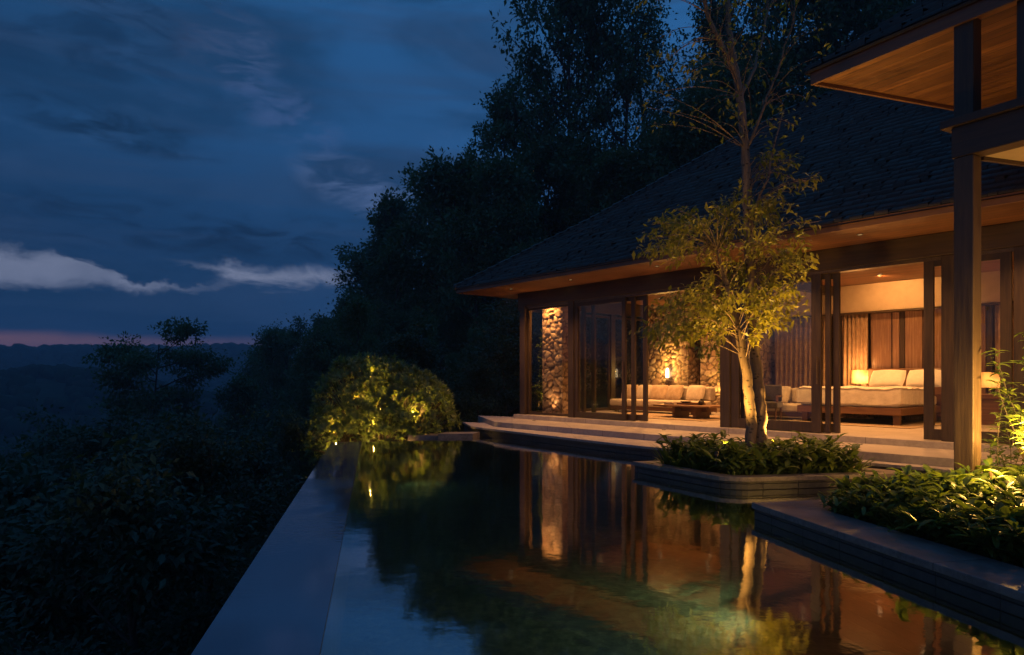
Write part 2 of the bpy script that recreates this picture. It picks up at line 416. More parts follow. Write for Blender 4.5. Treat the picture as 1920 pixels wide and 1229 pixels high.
def cushion(w_, d_, h_, p=3., n=20, puff=.55):
    """pillow shape: superellipse plan, thick middle, thin seam"""
    V = []; F = []
    for sgn in (1, -1):
        o = len(V)
        for i in range(n+1):
            for j in range(n+1):
                u = -1+2*i/n; v_ = -1+2*j/n
                x = u*(1-.06*v_*v_*(1 if abs(u) > .0 else 0)); y = v_*(1-.06*u*u)
                e_ = max(0., (1-abs(u)**p)*(1-abs(v_)**p))
                V.append((x*w_/2, y*d_/2, sgn*h_/2*e_**puff))
        for i in range(n):
            for j in range(n):
                a = o+i*(n+1)+j; q = (a, a+n+1, a+n+2, a+1)
                F.append(q if sgn > 0 else q[::-1])
    return np.array(V), np.array(F)
def cushion_obj(name, dims, mat_, parent=None, p=3., puff=.55):
    V, F = cushion(*dims, p=p, puff=puff); return arrays(name, V, F, mat_, parent, smooth=True)
def soft_box(name, x0, x1, y0, y1, z0, z1, mat_, parent=None, r=.04, sag=0.):
    V = []; n = 14; cx, cy, cz = (x0+x1)/2, (y0+y1)/2, (z0+z1)/2
    mb = MB().box(x0, x1, y0, y1, z0, z1)
    o = mb.build(name, mat_, parent, smooth=True)
    b = o.modifiers.new('bevel', 'BEVEL'); b.width = r; b.segments = 4; b.limit_method = 'NONE'
    return o

# ------------------------------------------------------------------ lamps
def spot(parent, loc, target, power, col, angle, blend=.7, rad=.04, name='lamp_beam'):
    ld = bpy.data.lights.new(name, 'SPOT'); ld.energy = power*1.22; ld.color = col; ld.spot_size = R(angle); ld.spot_blend = blend; ld.shadow_soft_size = rad
    o = bpy.data.objects.new(name, ld); C.objects.link(o); o.location = loc
    o.rotation_euler = (Vector(target)-Vector(loc)).to_track_quat('-Z', 'Y').to_euler()
    if parent is not None: o.parent = parent
    return o
def point(parent, loc, power, col, rad=.06, name='lamp_glow'):
    ld = bpy.data.lights.new(name, 'POINT'); ld.energy = power*1.22; ld.color = col; ld.shadow_soft_size = rad
    o = bpy.data.objects.new(name, ld); C.objects.link(o); o.location = loc
    if parent is not None: o.parent = parent
    return o
def garden_spot(loc, target, power, col, angle, label, rad=.04, blend=.8, group='garden uplights'):
    """little stake uplight: body, lens, stake"""
    e = empty('garden_uplight', loc, 0, label, 'uplight', group)
    d = (Vector(target)-Vector(loc)).normalized()
    a = Vector((0, 0, .06))
    MB().tube([a, a+d*.09], .032, 12).build('lamp_body', M_METAL, e)
    MB().tube([(0, 0, -.06), a], .010, 8).build('stake', M_METAL, e)
    MB().tube([a+d*.0902, a+d*.093], .020, 12).build('lens', M_DIMLENS, e)
    spot(e, a+d*.11, Vector(target)-Vector(loc), power, col, angle, blend, rad)
    return e

# frames of reference -------------------------------------------------------------
TH = -50.2                                       # house: x along the facade, y into the rooms
HP = Vector((.19, 17.1, 0))
def hw(t_, w_, z=0.):
    c, s_ = math.cos(R(TH)), math.sin(R(TH)); return Vector((HP.x+t_*c-w_*s_, HP.y+t_*s_+w_*c, z))
def hl(x, y):
    c, s_ = math.cos(R(TH)), math.sin(R(TH)); dx, dy = x-HP.x, y-HP.y; return (dx*c+dy*s_, -dx*s_+dy*c)
TP = 11.4                                        # pool: x across, y along
PO = Vector((-.905, 3.22, 0))
def pw(b, a, z=0.):
    c, s_ = math.cos(R(TP)), math.sin(R(TP)); return Vector((PO.x+b*c-a*s_, PO.y+b*s_+a*c, z))
def pl(x, y):
    c, s_ = math.cos(R(TP)), math.sin(R(TP)); dx, dy = x-PO.x, y-PO.y; return (dx*c+dy*s_, -dx*s_+dy*c)
ZF = .385

# ------------------------------------------------------------------ terrain
def sst(x, a, b): q = np.clip((x-a)/(b-a), 0, 1); return q*q*(3-2*q)
def vnoise(x, y, sc, seed=0):
    x = x/sc; y = y/sc; xi = np.floor(x); yi = np.floor(y); fx = x-xi; fy = y-yi
    fx = fx*fx*(3-2*fx); fy = fy*fy*(3-2*fy)
    def h(a, b): q = np.sin(a*127.1+b*311.7+seed*74.7)*43758.5453; return q-np.floor(q)
    return (h(xi, yi)*(1-fx)+h(xi+1, yi)*fx)*(1-fy)+(h(xi, yi+1)*(1-fx)+h(xi+1, yi+1)*fx)*fy
def fbm(x, y, sc, oct_=4, seed=0):
    r = 0; a = .5
    for i in range(oct_): r = r+a*(vnoise(x, y, sc, seed+i)-.5); sc /= 2.1; a *= .55
    return r
def terrain(x, y):
    x = np.asarray(x, float); y = np.asarray(y, float)
    c, s_ = math.cos(R(TP)), math.sin(R(TP)); dx, dy = x-PO.x, y-PO.y; b = dx*c+dy*s_; a = -dx*s_+dy*c
    left = np.clip(-(b)-.75, 0, None)
    z = -2.4-.62*left+.0028*np.clip(left, 0, 75)**2*1.0
    z = np.maximum(z, -30)
    plateau = -2.4+sst(a, 11.2, 13.2)*2.1*sst(b, -3.2, -.6)
    z = np.where(left > 0, z+sst(a, 11.2, 14)*2.1*sst(b, -3.2, -.6), plateau)
    hill = np.clip(y-19, 0, 60)*.20*sst(x+.10*(y-20), -8, 14)
    z = z+hill+fbm(x, y, 14, 3)*1.2*sst(np.hypot(x, y-8), 14, 30)
    r = np.hypot(x, y)
    far = sst(r, 120, 260); valley = -34+fbm(x, y, 120, 4, 5)*14
    z = z*(1-far)+valley*far
    azd = np.degrees(np.arctan2(x, y))
    def ridge(r0, wd, top, seed, sc):
        prof = np.exp(-((r-r0-fbm(x, y, 300, 2, seed)*120)/wd)**2); return (top+34)*prof*(1+fbm(azd*10, r*.02+seed, sc, 4, seed)*.5)
    z = np.maximum(z, -34+ridge(1150, 330, 36, 11, 90)*(.92+.10*sst(azd, -36, -20)))
    z = np.maximum(z, -34+ridge(470, 120, -1, 23, 60)*(1-.35*sst(azd, -33, -22)+.3*sst(azd, -22, -12)))
    return z
def warp(lo, hi, n, s_): u = np.linspace(np.arcsinh(lo/s_), np.arcsinh(hi/s_), n); return np.sinh(u)*s_
gx = warp(-2400, 2400, 260, 12.); gy = np.concatenate([warp(-60, -1, 12, 12.), 8+warp(-8, 2400, 300, 14.)])
X, Y = np.meshgrid(gx, gy); Z = terrain(X, Y)
ny, nx = X.shape; idx = np.arange(nx*ny).reshape(ny, nx)
F = np.stack([idx[:-1, :-1], idx[:-1, 1:], idx[1:, 1:], idx[1:, :-1]], -1).reshape(-1, 4)
g = arrays('ground', np.stack([X, Y, Z], -1).reshape(-1, 3), F, M_GROUND, smooth=True); tag(g, kind='structure')

# ------------------------------------------------------------------ foliage builders
def unit(a): return a/np.maximum(np.linalg.norm(a, axis=-1, keepdims=True), 1e-9)
def leaves(name, P, D, N, L, Wd, mat_, parent=None, fold=.25, droop=0., rnd=None, rng=None):
    """kite leaves, each folded on its midrib and bent at the middle (6 verts, 4 tris)"""
    P = np.asarray(P, float); D = unit(np.asarray(D, float)); N = np.asarray(N, float)
    N = unit(N-D*np.sum(N*D, -1, keepdims=True)); B = np.cross(D, N)
    L = np.asarray(L)[:, None]; Wd = np.asarray(Wd)[:, None]
    mid = P+D*L*.48+N*L*.06; tip = P+D*L-N*L*droop
    l = P+D*L*.45+B*Wd*.5+N*Wd*fold; r = P+D*L*.45-B*Wd*.5+N*Wd*fold
    V = np.stack([P, r, mid, l, tip], 1).reshape(-1, 3); n = len(P)
    o = (np.arange(n)*5)[:, None]
    F = np.stack([o+[[0, 1, 2]], o+[[0, 2, 3]], o+[[1, 4, 2]], o+[[2, 4, 3]]], 1).reshape(-1, 3)
    rng = rng or np.random.default_rng(1)
    rv = rng.random(n) if rnd is None else rnd
    return arrays(name, V, F, mat_, parent, {'rnd': ('POINT', np.repeat(rv, 5))})
def straps(name, P, D, L, Wd, mat_, parent=None, bend=.5, seg=5, rng=None):
    """long arching leaves"""
    P = np.asarray(P, float); D = unit(np.asarray(D, float)); n = len(P)
    up = np.array([0, 0, 1.]); B = unit(np.cross(D, up)+1e-6); pts = [P]; d = D.copy(); L = np.asarray(L)[:, None]; Wd = np.asarray(Wd)[:, None]
    bend = np.broadcast_to(np.asarray(bend), (n,))[:, None]
    V = []
    for k in range(seg+1):
        s_ = k/seg; wd = np.sin(np.pi*min(.97, .12+.88*s_))**.8 if k < seg else .02
        Nn = unit(np.cross(B, d))
        V += [pts[-1]+B*Wd*.5*wd+Nn*Wd*.18*wd, pts[-1]-Nn*0, pts[-1]-B*Wd*.5*wd+Nn*Wd*.18*wd]
        pts.append(pts[-1]+d*L/seg); d = unit(d-up*bend*(.25+s_)*2/seg)
    V = np.stack(V, 1).reshape(-1, 3); m_ = 3*(seg+1); o = (np.arange(n)*m_)[:, None]; F = []
    for k in range(seg):
        a = 3*k; F += [o+[[a, a+1, a+4, a+3]], o+[[a+1, a+2, a+5, a+4]]]
    F = np.stack(F, 1).reshape(-1, 4); rng = rng or np.random.default_rng(2)
    return arrays(name, V, F, mat_, parent, {'rnd': ('POINT', np.repeat(rng.random(n), m_))}, smooth=True)

def path(rng, p, d, L, n, wob, up=0.):
    pts = [np.array(p, float)]; d = unit(np.array(d, float))
    for i in range(n):
        d = unit(d+rng.normal(0, wob, 3)+np.array([0, 0, up])); pts.append(pts[-1]+d*L/n)
    return pts, d
def tree_parts(seed, H=10., base=.25, rad=3.2, nl=14, ns=6, nt=4, lpt=34, leaf=.2, clump=.42, profile='round', wob=.12, tr=.16, trunk_lean=.04, flat=1., mat_=None):
    """returns trunk MB and leaf arrays for a tree of height H standing at the origin"""
    rng = np.random.default_rng(seed); mb = MB()
    tp, _ = path(rng, (0, 0, -.3), (rng.normal(0, trunk_lean), rng.normal(0, trunk_lean), 1), H*.93, 9, .05, .03)
    mb.tube(tp, [tr*(1-.85*(i/9)**.9)+.012 for i in range(10)], 8)
    tips = []; tp = np.array(tp)
    for i in range(nl):
        f = base+(1-base)*((i+.5)/nl)**.9; f = min(f, .97)
        q = f*9; k = min(int(q), 8); p = tp[k]*(1-(q-k))+tp[k+1]*(q-k)
        an = i*2.399+rng.normal(0, .35); s_ = (f-base)/(1-base)
        if profile == 'round': rr = rad*(1.05*math.sqrt(max(.05, 1-(2*s_-.75)**2*.62))); elv = .15+.9*s_
        elif profile == 'umbrella': rr = rad*(.35+.75*s_)*(1 if s_ < .9 else .8); elv = .30
        else: rr = rad*(.8+.3*math.sin(s_*5)); elv = .55+.5*s_
        rr *= rng.uniform(.72, 1.12)
        d = np.array([math.cos(an)*math.cos(elv), math.sin(an)*math.cos(elv), math.sin(elv)])
        lp, ld = path(rng, p, d, rr, 5, wob, .03 if profile != 'umbrella' else -.01)
        r0 = tr*.42*(1-.6*s_); mb.tube(lp, [r0*(1-.8*j/5)+.006 for j in range(6)], 5, False)
        for j in range(ns):
            u = .35+.65*(j+rng.random())/ns; q = u*5; k = min(int(q), 4); sp_ = lp[k]*(1-(q-k))+lp[k+1]*(q-k)
            sd = unit(ld+rng.normal(0, .75, 3)*np.array([1, 1, .55*flat])); sl = rad*.33*rng.uniform(.6, 1.2)
            b_, bd = path(rng, sp_, sd, sl, 3, .18, .04); mb.tube(b_, [r0*.4, r0*.28, r0*.2, r0*.1+.003], 4, False)
            for m_ in range(nt):
                q2 = rng.random()*3; k2 = min(int(q2), 2); tq = b_[k2]*(1-(q2-k2))+b_[k2+1]*(q2-k2)
                td = unit(bd+rng.normal(0, .8, 3)*np.array([1, 1, .6*flat])); tl = rad*.13*rng.uniform(.5, 1.3)
                tips.append((tq+td*tl, td))
    T = np.array([a for a, b in tips]); TD = np.array([b for a, b in tips])
    n = len(T)*lpt; ti = np.repeat(np.arange(len(T)), lpt)
    sz = rng.uniform(.6, 1.35, len(T))[ti][:, None]
    off = rng.normal(0, 1, (n, 3))*np.array([1, 1, .62*flat])*clump*sz
    P = T[ti]+off; D = unit(unit(off)*.8+TD[ti]*.4+rng.normal(0, .5, (n, 3))+np.array([0, 0, -.25]))
    N = unit(np.array([0, 0, 1.])+rng.normal(0, .55, (n, 3)))
    Ls = leaf*rng.uniform(.6, 1.3, n); rv = np.clip(rng.random(len(T))[ti]*.6+rng.random(n)*.4, 0, 1)
    return mb, (P, D, N, Ls, Ls*rng.uniform(.42, .6, n), rv)
def make_tree(name, seed, lm, label, cat='tree', group=None, bark_=None, **k):
    e = empty(name, (0, 0, 0), 0, label, cat, group)
    mb, (P, D, N, L_, W_, rv) = tree_parts(seed, **k)
    mb.build('trunk', bark_ or M_BARK, e, smooth=True)
    leaves('crown', P, D, N, L_, W_, lm, e, rnd=rv)
    return e
def copy_tree(o, parent=None):
    c = o.copy(); C.objects.link(c); c.parent = parent
    for ch in [q for q in o.children]: copy_tree(ch, c)
    return c
_used = set()
def place(proto, loc, scale, rz, label=None, group=None, sz=None):
    o = proto if proto.name not in _used else copy_tree(proto)
    _used.add(proto.name); _used.add(o.name)
    o.location = loc; o.scale = (scale, scale, sz or scale); o.rotation_euler = (0, 0, rz)
    if label: o['label'] = label
    if group: o['group'] = group
    elif 'group' in o: del o['group']
    return o

# ================================================================== POOL
def PB(poly): return [tuple(pw(b, a)[:2]) for b, a in poly]
pool = MB().prism(PB([(0, -8), (0, 10.85), (14, 10.85), (14, -8)]), -.9, 0.)
V = [tuple(pw(b, a, 0)) for b, a in [(.0, -8), (14, -8), (14, 10.85), (0, 10.85)]]
wtr = MB(); wtr.v = V; wtr.f = [(0, 1, 2, 3)]; wo_ = wtr.build('pool_water', M_WATER); tag(wo_, kind='structure')
# basin
bs = MB()
bs.prism(PB([(-.05, -8.4), (-.05, 11.2), (14, 11.2), (14, -8.4)]), -1.45, -.80)
tag(bs.build('pool_floor', M_POOLFLOOR), kind='structure')
ww = MB(); ww.prism(PB([(-.60, -8.4), (-.60, 10.86), (-.012, 10.86), (-.012, -8.4)]), -3.4, -.06)
tag(ww.build('pool_weir_wall', M_DARKSTONE), kind='structure')
# weir top: slightly tilted wet slab
wt = MB(); n_ = 2
vs = []
for b, z in ((-.605, -.010), (-.003, .0035)):
    for a in (-8.4, 10.87): vs.append(tuple(pw(b, a, z)))
for b, z in ((-.605, -.058), (-.003, -.058)):
    for a in (-8.4, 10.87): vs.append(tuple(pw(b, a, z)))
wt.v = vs; wt.f = [(0, 2, 3, 1), (4, 5, 7, 6), (0, 1, 5, 4), (2, 6, 7, 3), (0, 4, 6, 2), (1, 3, 7, 5)]
wt = wt.build('pool_weir_top', M_WEIR); tag(wt, kind='structure')
fe = MB(); fe.prism(PB([(-.605, 10.872), (-.605, 11.2), (3.0, 11.2), (3.0, 10.872)]), -3.0, -.03)
tag(fe.build('pool_end_wall', M_DARKSTONE), kind='structure')
# stepping slab at the far end of the pool
lg = MB()
p_ = [(-1.62, 14.9), (-.86, 14.95), (-.72, 15.5), (-1.5, 15.45)]
lg.prism(p_, -.2, .075); lg.prism([(-2.3, 15.05), (-1.62, 14.96), (-1.5, 15.5), (-2.2, 15.5)], -.2, .035)
tag(lg.build('path', M_COPING), kind='structure')

# ================================================================== TERRACE STEPS (structure)
def HB(poly): return [tuple(hw(t_, w_)[:2]) for t_, w_ in poly]
avec = (math.sin(R(-TP)), math.cos(R(TP)))
def left_edge(pt, k): return (pt[0]+avec[0]*k, pt[1]+avec[1]*k)
c1 = tuple(hw(.64, -1.3)[:2]); c2 = (-.94, 15.86)
st1 = [c1, tuple(hw(16, -1.3)[:2]), tuple(hw(16, .5)[:2]), tuple(hw(.1, .5)[:2]), left_edge(c1, 2.6)]
MB().prism(st1, -.3, .285-.03)
def slab(poly, z0, z1, lip=.035, over=.02):
    mb = MB(); mb.prism(poly, z0, z1-lip)
    return mb
s1 = MB(); s1.prism(st1, -1.3, .285)
o = s1.build('upper_step', M_TERR, bevel=.006); tag(o, kind='structure')
st2 = [c2, (2.55, 10.89), (4.84, 9.12), tuple(hw(13, -1.9)[:2]), tuple(hw(13, 0)[:2]), tuple(hw(1, 0)[:2]), left_edge(c2, 1.6)]
# gentle curve on the front edge
def catmull(pts, n=6):
    out = []
    for i in range(len(pts)-1):
        p0 = pts[max(i-1, 0)]; p1 = pts[i]; p2 = pts[i+1]; p3 = pts[min(i+2, len(pts)-1)]
        for k in range(n):
            t_ = k/n
            out.append(tuple(.5*((2*p1[j])+(-p0[j]+p2[j])*t_+(2*p0[j]-5*p1[j]+4*p2[j]-p3[j])*t_*t_+(-p0[j]+3*p1[j]-3*p2[j]+p3[j])*t_**3) for j in range(2)))
    out.append(pts[-1]); return out
front = catmull([c2, (.62, 13.55), (2.5, 10.96), (4.84, 9.1), tuple(hw(13, -1.75)[:2])])
st2 = front+[tuple(hw(13, 0)[:2]), tuple(hw(1, 0)[:2]), left_edge(c2, 1.6)]
s2 = MB(); s2.prism(st2, .125, .17); tag(s2.build('lower_step', M_TERR, bevel=.005), kind='structure')
cen = Vector((4, 14)); ins = [tuple(Vector(q)+(cen-Vector(q)).normalized()*.05) for q in st2]
s3 = MB(); s3.prism(ins, -1.4, .122); tag(s3.build('step_base', M_DARKSTONE), kind='structure')

# ================================================================== HOUSE
house = empty('garden_villa', HP, R(TH), 'single-storey villa with dark shingled hip roof, timber posts and glowing glass front beside the pool', 'villa')
TE = 15.5
MB().box(-.10, TE+.4, -.12, 12.6, -.6, ZF).build('floor', M_TERR, house, bevel=.006)
MB().box(-.06, TE, .3, 12.5, -2.6, -.602).build('foundation', M_DARKSTONE, house)
# main posts
for t_, wd, dp in ((0, .19, .24), (1.72, .17, .24), (5.74, .20, .26), (9.40, .17, .24), (10.27, .2, .26), (13.2, .2, .26)):
    MB().box(t_, t_+wd, 0, dp, ZF, 3.07).build('post', M_FRAME, house, bevel=.008)
MB().box(-.03, .22, -.03, .27, 3.00, 3.072).box(-.015, .205, -.015, .255, 2.96, 3.0).build('post_cap', M_FRAME, house, bevel=.004)
for w_ in (3.25, 6.4, 9.5):
    MB().box(0, .14, w_, w_+.16, ZF, 3.07).build('post', M_FRAME, house, bevel=.006)
MB().box(-.05, TE, -.015, .235, 3.074, 3.40).build('header_beam', M_BEAM, house, bevel=.006)
MB().box(.19, TE-.1, .03, .20, 3.02, 3.07).build('door_track', M_METAL, house)
MB().box(-.05, .20, .24, 12.4, 3.074, 3.40).build('side_beam', M_BEAM, house, bevel=.006)
MB().box(.3, TE, .24, 5.3, 3.395, 3.425).build('ceiling', M_CEIL, house)
# cross beams inside
for t_ in (3.9, 5.55):
    MB().box(t_, t_+.14, .24, 4.9, 3.20, 3.392).build('ceiling_beam', M_BEAM, house, bevel=.005)
# soffit: boards from eave to the beam
MB().box(-.86, TE+.9, -1.27, -.018, 3.405, 3.43).build('soffit', M_SOFFIT, house)
MB().box(-.86, -.053, -.016, 12.9, 3.405, 3.43).build('soffit', M_SOFFIT, house)
MB().box(-.90, TE+.9, -1.305, -1.272, 3.395, 3.515).build('fascia', M_FASCIA, house, bevel=.005)
MB().box(-.90, -.866, -1.27, 12.9, 3.395, 3.515).build('fascia', M_FASCIA, house, bevel=.005)
# roof surface
RP = np.array([(0, 3.50), (2.39, 5.12), (5.01, 7.12), (5.89, 7.76), (6.36, 7.98), (6.9, 8.14)])
arc = np.concatenate([[0], np.cumsum(np.hypot(*np.diff(RP, axis=0).T))])
def rprof(s_): return np.interp(s_, arc, RP[:, 0]), np.interp(s_, arc, RP[:, 1])
rm = MB(); ns_ = 14; ls = np.linspace(0, arc[-1], ns_)
E0, E1, Wf, Wb = -.93, TE+1.2, -1.33, 12.47
rings = []
for s_ in ls:
    r_, z_ = rprof(s_); i = len(rm.v)
    rm.v += [(E0+r_, Wf+r_, z_-.03), (E1-r_, Wf+r_, z_-.03), (E1-r_, Wb-r_, z_-.03), (E0+r_, Wb-r_, z_-.03)]; rings.append(i)
for a, b in zip(rings[:-1], rings[1:]):
    for q in range(4): rm.f.append((a+q, a+(q+1) % 4, b+(q+1) % 4, b+q))
rm.f.append(tuple(rings[-1]+q for q in range(4)))
roof = rm.build('roof', M_ROOFSHEET, house)
# shingles on front and left slopes
def shingles(name, lo0, hi0, shrink0, shrink1, place_fn, arc_, prof, expo, parent, seed=3, rot=0):
    rng = np.random.default_rng(seed); V = []; F = []; RV = []; s_ = 0.
    while s_ < arc_-.05:
        r_, z_ = prof(s_); s2_ = min(s_+expo*1.25, arc_); r2, z2 = prof(s2_)
        a = lo0+r_*shrink0; b = hi0-r_*shrink1; x = a-rng.random()*.1
        while x < b:
            wd = rng.uniform(.10, .20); xa = max(x, a); xb = min(x+wd-.006, b)
            if xb-xa > .02:
                lift = rng.choice([.014, .022, .03, .05])*rng.uniform(.7, 1.3); js = rng.normal(0, .012)
                rr, zz = prof(max(0, s_+js)); i = len(V); tk = lift+.012
                V += [place_fn(xa, rr, zz+.012), place_fn(xb, rr, zz+.012), place_fn(xa, rr, zz+tk+.012), place_fn(xb, rr, zz+tk+.012),
                      place_fn(xa, r2, z2+.006), place_fn(xb, r2, z2+.006)]
                F += [(i, i+1, i+3, i+2), (i+2, i+3, i+5, i+4), (i, i+2, i+4, i+4), (i+1, i+5, i+3, i+3)]
                RV += [rng.random()]*6
            x += wd
        s_ += expo*rng.uniform(.97, 1.03)
    F4 = []
    for f in F:
        if f[2] == f[3]: continue
        F4.append(f)
    return arrays(name, V, F4, M_SHINGLE, parent, {'rnd': ('POINT', RV)})
sh = shingles('shingles', E0, E1, 1, 1, lambda x, r_, z_: (x, Wf+r_, z_), arc[-1], rprof, .19, roof, 3)
sh2 = shingles('shingles', Wf, Wb, 1, 1, lambda x, r_, z_: (E0+r_, x, z_), arc[-1], rprof, .165, roof, 4)
# hip tiles
hp = MB(); s_ = 0.
while s_ < arc[-1]-.15:
    r_, z_ = rprof(s_); r2, z2 = rprof(s_+.30)
    hp.tube([(E0+r_, Wf+r_, z_+.035), (E0+r2, Wf+r2, z2+.012)], [.085, .07], 6); s_ += .24
hp.build('hip_tiles', M_SHINGLE, roof)

# glazed doors -------------------------------------------------------
def glazed(name, t0, t1, w_, z0=ZF+.01, z1=3.02, st=.10, rail=.13, top=.09, th=.055, side=False, handle=False):
    mb = MB()
    def bx(a, b, z_0, z_1, tt=0.):
        if side: mb.box(w_-th/2-tt, w_+th/2+tt, a, b, z_0, z_1)
        else: mb.box(a, b, w_-th/2-tt, w_+th/2+tt, z_0, z_1)
    bx(t0, t0+st, z0, z1); bx(t1-st, t1, z0, z1); bx(t0+st, t1-st, z0, z0+rail, -.002); bx(t0+st, t1-st, z1-top, z1, -.002)
    fr_ = mb.build(name, M_FRAME, house, bevel=.004)
    g_ = MB()
    if side: g_.box(w_-.005, w_+.005, t0+st, t1-st, z0+rail, z1-top)
    else: g_.box(t0+st, t1-st, w_-.005, w_+.005, z0+rail, z1-top)
    # a single sheet of glass
    if side: g_ = MB(); g_.v = [(w_, t0+st, z0+rail), (w_, t1-st, z0+rail), (w_, t1-st, z1-top), (w_, t0+st, z1-top)]
    else: g_ = MB(); g_.v = [(t0+st, w_, z0+rail), (t1-st, w_, z0+rail), (t1-st, w_, z1-top), (t0+st, w_, z1-top)]
    g_.f = [(0, 1, 2, 3)]
    g_.build('glass_pane', M_GLASS, fr_)
    if handle: MB().tube([(t1-.05, w_-.06, 1.2), (t1-.05, w_-.06, 1.65)], .012, 8).build('handle', M_METAL, fr_)
    return fr_
glazed('window', .20, 1.71, .12, rail=.06, st=.05, top=.05)
glazed('sliding_door', 1.90, 3.42, .06, handle=True)
glazed('sliding_door', 2.05, 3.62, .13)
glazed('sliding_door', 2.30, 3.88, .20)
glazed('sliding_door', 5.95, 7.62, .06, st=.16, rail=.17, handle=True)
glazed('sliding_door', 6.10, 7.74, .13, st=.08, rail=.15)
glazed('sliding_door', 6.25, 7.86, .20, st=.10, rail=.15)
glazed('sliding_door', 9.16, 10.24, .06, st=.13, rail=.16)
glazed('sliding_door', 10.48, 11.9, .06, rail=.16)
glazed('sliding_door', 11.9, 13.18, .13, rail=.16)
glazed('window', .26, 3.24, .07, side=True, rail=.07, st=.05, top=.06)
glazed('window', 3.42, 6.38, .07, side=True, rail=.07, st=.05, top=.06)
glazed('window', 6.57, 9.48, .07, side=True, rail=.07, st=.05, top=.06)

# rubble stone walls --------------------------------------------------
def rubble_wall(name, t0, t1, w0, w1, z0, z1, seed, parent=house, size=.17):
    rng = np.random.default_rng(seed)
    # seeds for irregular stones
    span = np.array([t1-t0, w1-w0, z1-z0])+.4; n = int(np.prod(np.maximum(span/size, 1)) * .9)+40
    sd = rng.random((n, 3))*span+np.array([t0, w0, z0])-.2; val = rng.random(n); hgt = rng.random(n)
    V = []; F = []; ST = []; JO = []; st = .026
    def face(o, du, dv, lu, lv, nrm):
        nu = max(2, int(lu/st)); nv = max(2, int(lv/st)); us = np.linspace(0, lu, nu+1); vs_ = np.linspace(0, lv, nv+1)
        U, Vv = np.meshgrid(us, vs_); P = np.array(o)+U[..., None]*np.array(du)+Vv[..., None]*np.array(dv); P = P.reshape(-1, 3)
        q = P+.03*np.sin(P[:, [1, 2, 0]]*9+seed); best = np.full(len(P), 9.); sec = np.full(len(P), 9.); bi = np.zeros(len(P), int)
        for k in range(0, n):
            dd = q-sd[k]; d = np.sqrt((dd*dd*np.array([1, 1, 1.9])).sum(1)); c_ = d < best
            sec = np.where(c_, best, np.minimum(sec, d)); bi = np.where(c_, k, bi); best = np.where(c_, d, best)
        gap = sec-best; e_ = np.clip(gap/.045, 0, 1); e_ = e_*e_*(3-2*e_)
        edge_fade = np.ones(len(P))
        disp = (e_*(.028+.022*hgt[bi])-.018)+rng.normal(0, .0022, len(P))
        uu = U.ravel(); vv = Vv.ravel(); ef = np.minimum(1, np.minimum(uu, lu-uu)/.03)
        P = P+np.array(nrm)*(disp*np.maximum(ef, .0))[:, None]
        i0 = sum(len(a) for a in V); V.append(P); ST.append(val[bi]); JO.append(1-np.clip(gap/.022, 0, 1))
        id_ = (np.arange((nu+1)*(nv+1))+i0).reshape(nv+1, nu+1)
        F.append(np.stack([id_[:-1, :-1], id_[:-1, 1:], id_[1:, 1:], id_[1:, :-1]], -1).reshape(-1, 4))
    lx, ly, lz = t1-t0, w1-w0, z1-z0
    face((t0, w0, z0), (1, 0, 0), (0, 0, 1), lx, lz, (0, -1, 0))
    face((t1, w0, z0), (0, 1, 0), (0, 0, 1), ly, lz, (1, 0, 0))
    face((t1, w1, z0), (-1, 0, 0), (0, 0, 1), lx, lz, (0, 1, 0))
    face((t0, w1, z0), (0, -1, 0), (0, 0, 1), ly, lz, (-1, 0, 0))
    return arrays(name, np.concatenate(V), np.concatenate(F), M_RUBBLE, parent, {'stone': ('POINT', np.concatenate(ST)), 'joint': ('POINT', np.concatenate(JO))}, smooth=True)
rubble_wall('stone_column', .30, 1.02, .50, 1.05, ZF, 3.39, 5)
rubble_wall('stone_wall', .10, 1.62, 4.75, 5.3, ZF, 3.39, 6)
rubble_wall('stone_column', 1.95, 3.25, 4.85, 5.35, ZF, 3.39, 7)
rubble_wall('stone_column', 3.52, 3.95, 4.6, 5.3, ZF, 3.39, 8)
# back walls
MB().box(1.6, 3.6, 5.35, 5.5, ZF, 3.39).build('niche_wall', M_PANEL, house)
MB().box(4.0, TE, 5.30, 5.45, ZF, 3.39).build('wall_panel', M_PANEL, house)
MB().box(4.0, TE, 4.72, 5.28, 2.78, 3.39).build('bulkhead', M_PLASTER, house, bevel=.004)
MB().box(4.0, TE, 4.70, 4.74, 2.74, 2.777).build('curtain_rail', M_METAL, house)
MB().box(TE-.1, TE, .24, 12.4, ZF, 3.39).build('end_wall', M_PLASTER, house)
MB().box(.2, TE, 12.3, 12.4, ZF, 3.39).build('end_wall', M_PLASTER, house)
MB().box(.16, 3.9, 9.2, 9.35, ZF, 3.39).build('inner_wall', M_PANEL, house)
for t_ in (6.98, 8.6, 10.4):
    MB().box(t_, t_+.10, 4.95, 5.0, ZF, 2.74).build('panel_mullion', M_FRAME, house)
for t0, t1 in ((6.38, 6.97), (7.09, 8.58)):
    MB().box(t0, t1, 4.96, 4.99, ZF, 2.74).build('wall_panel', M_PANEL, house)
MB().box(5.55, 5.75, 4.95, 5.29, ZF, 2.74).build('door_jamb', M_FRAME, house)

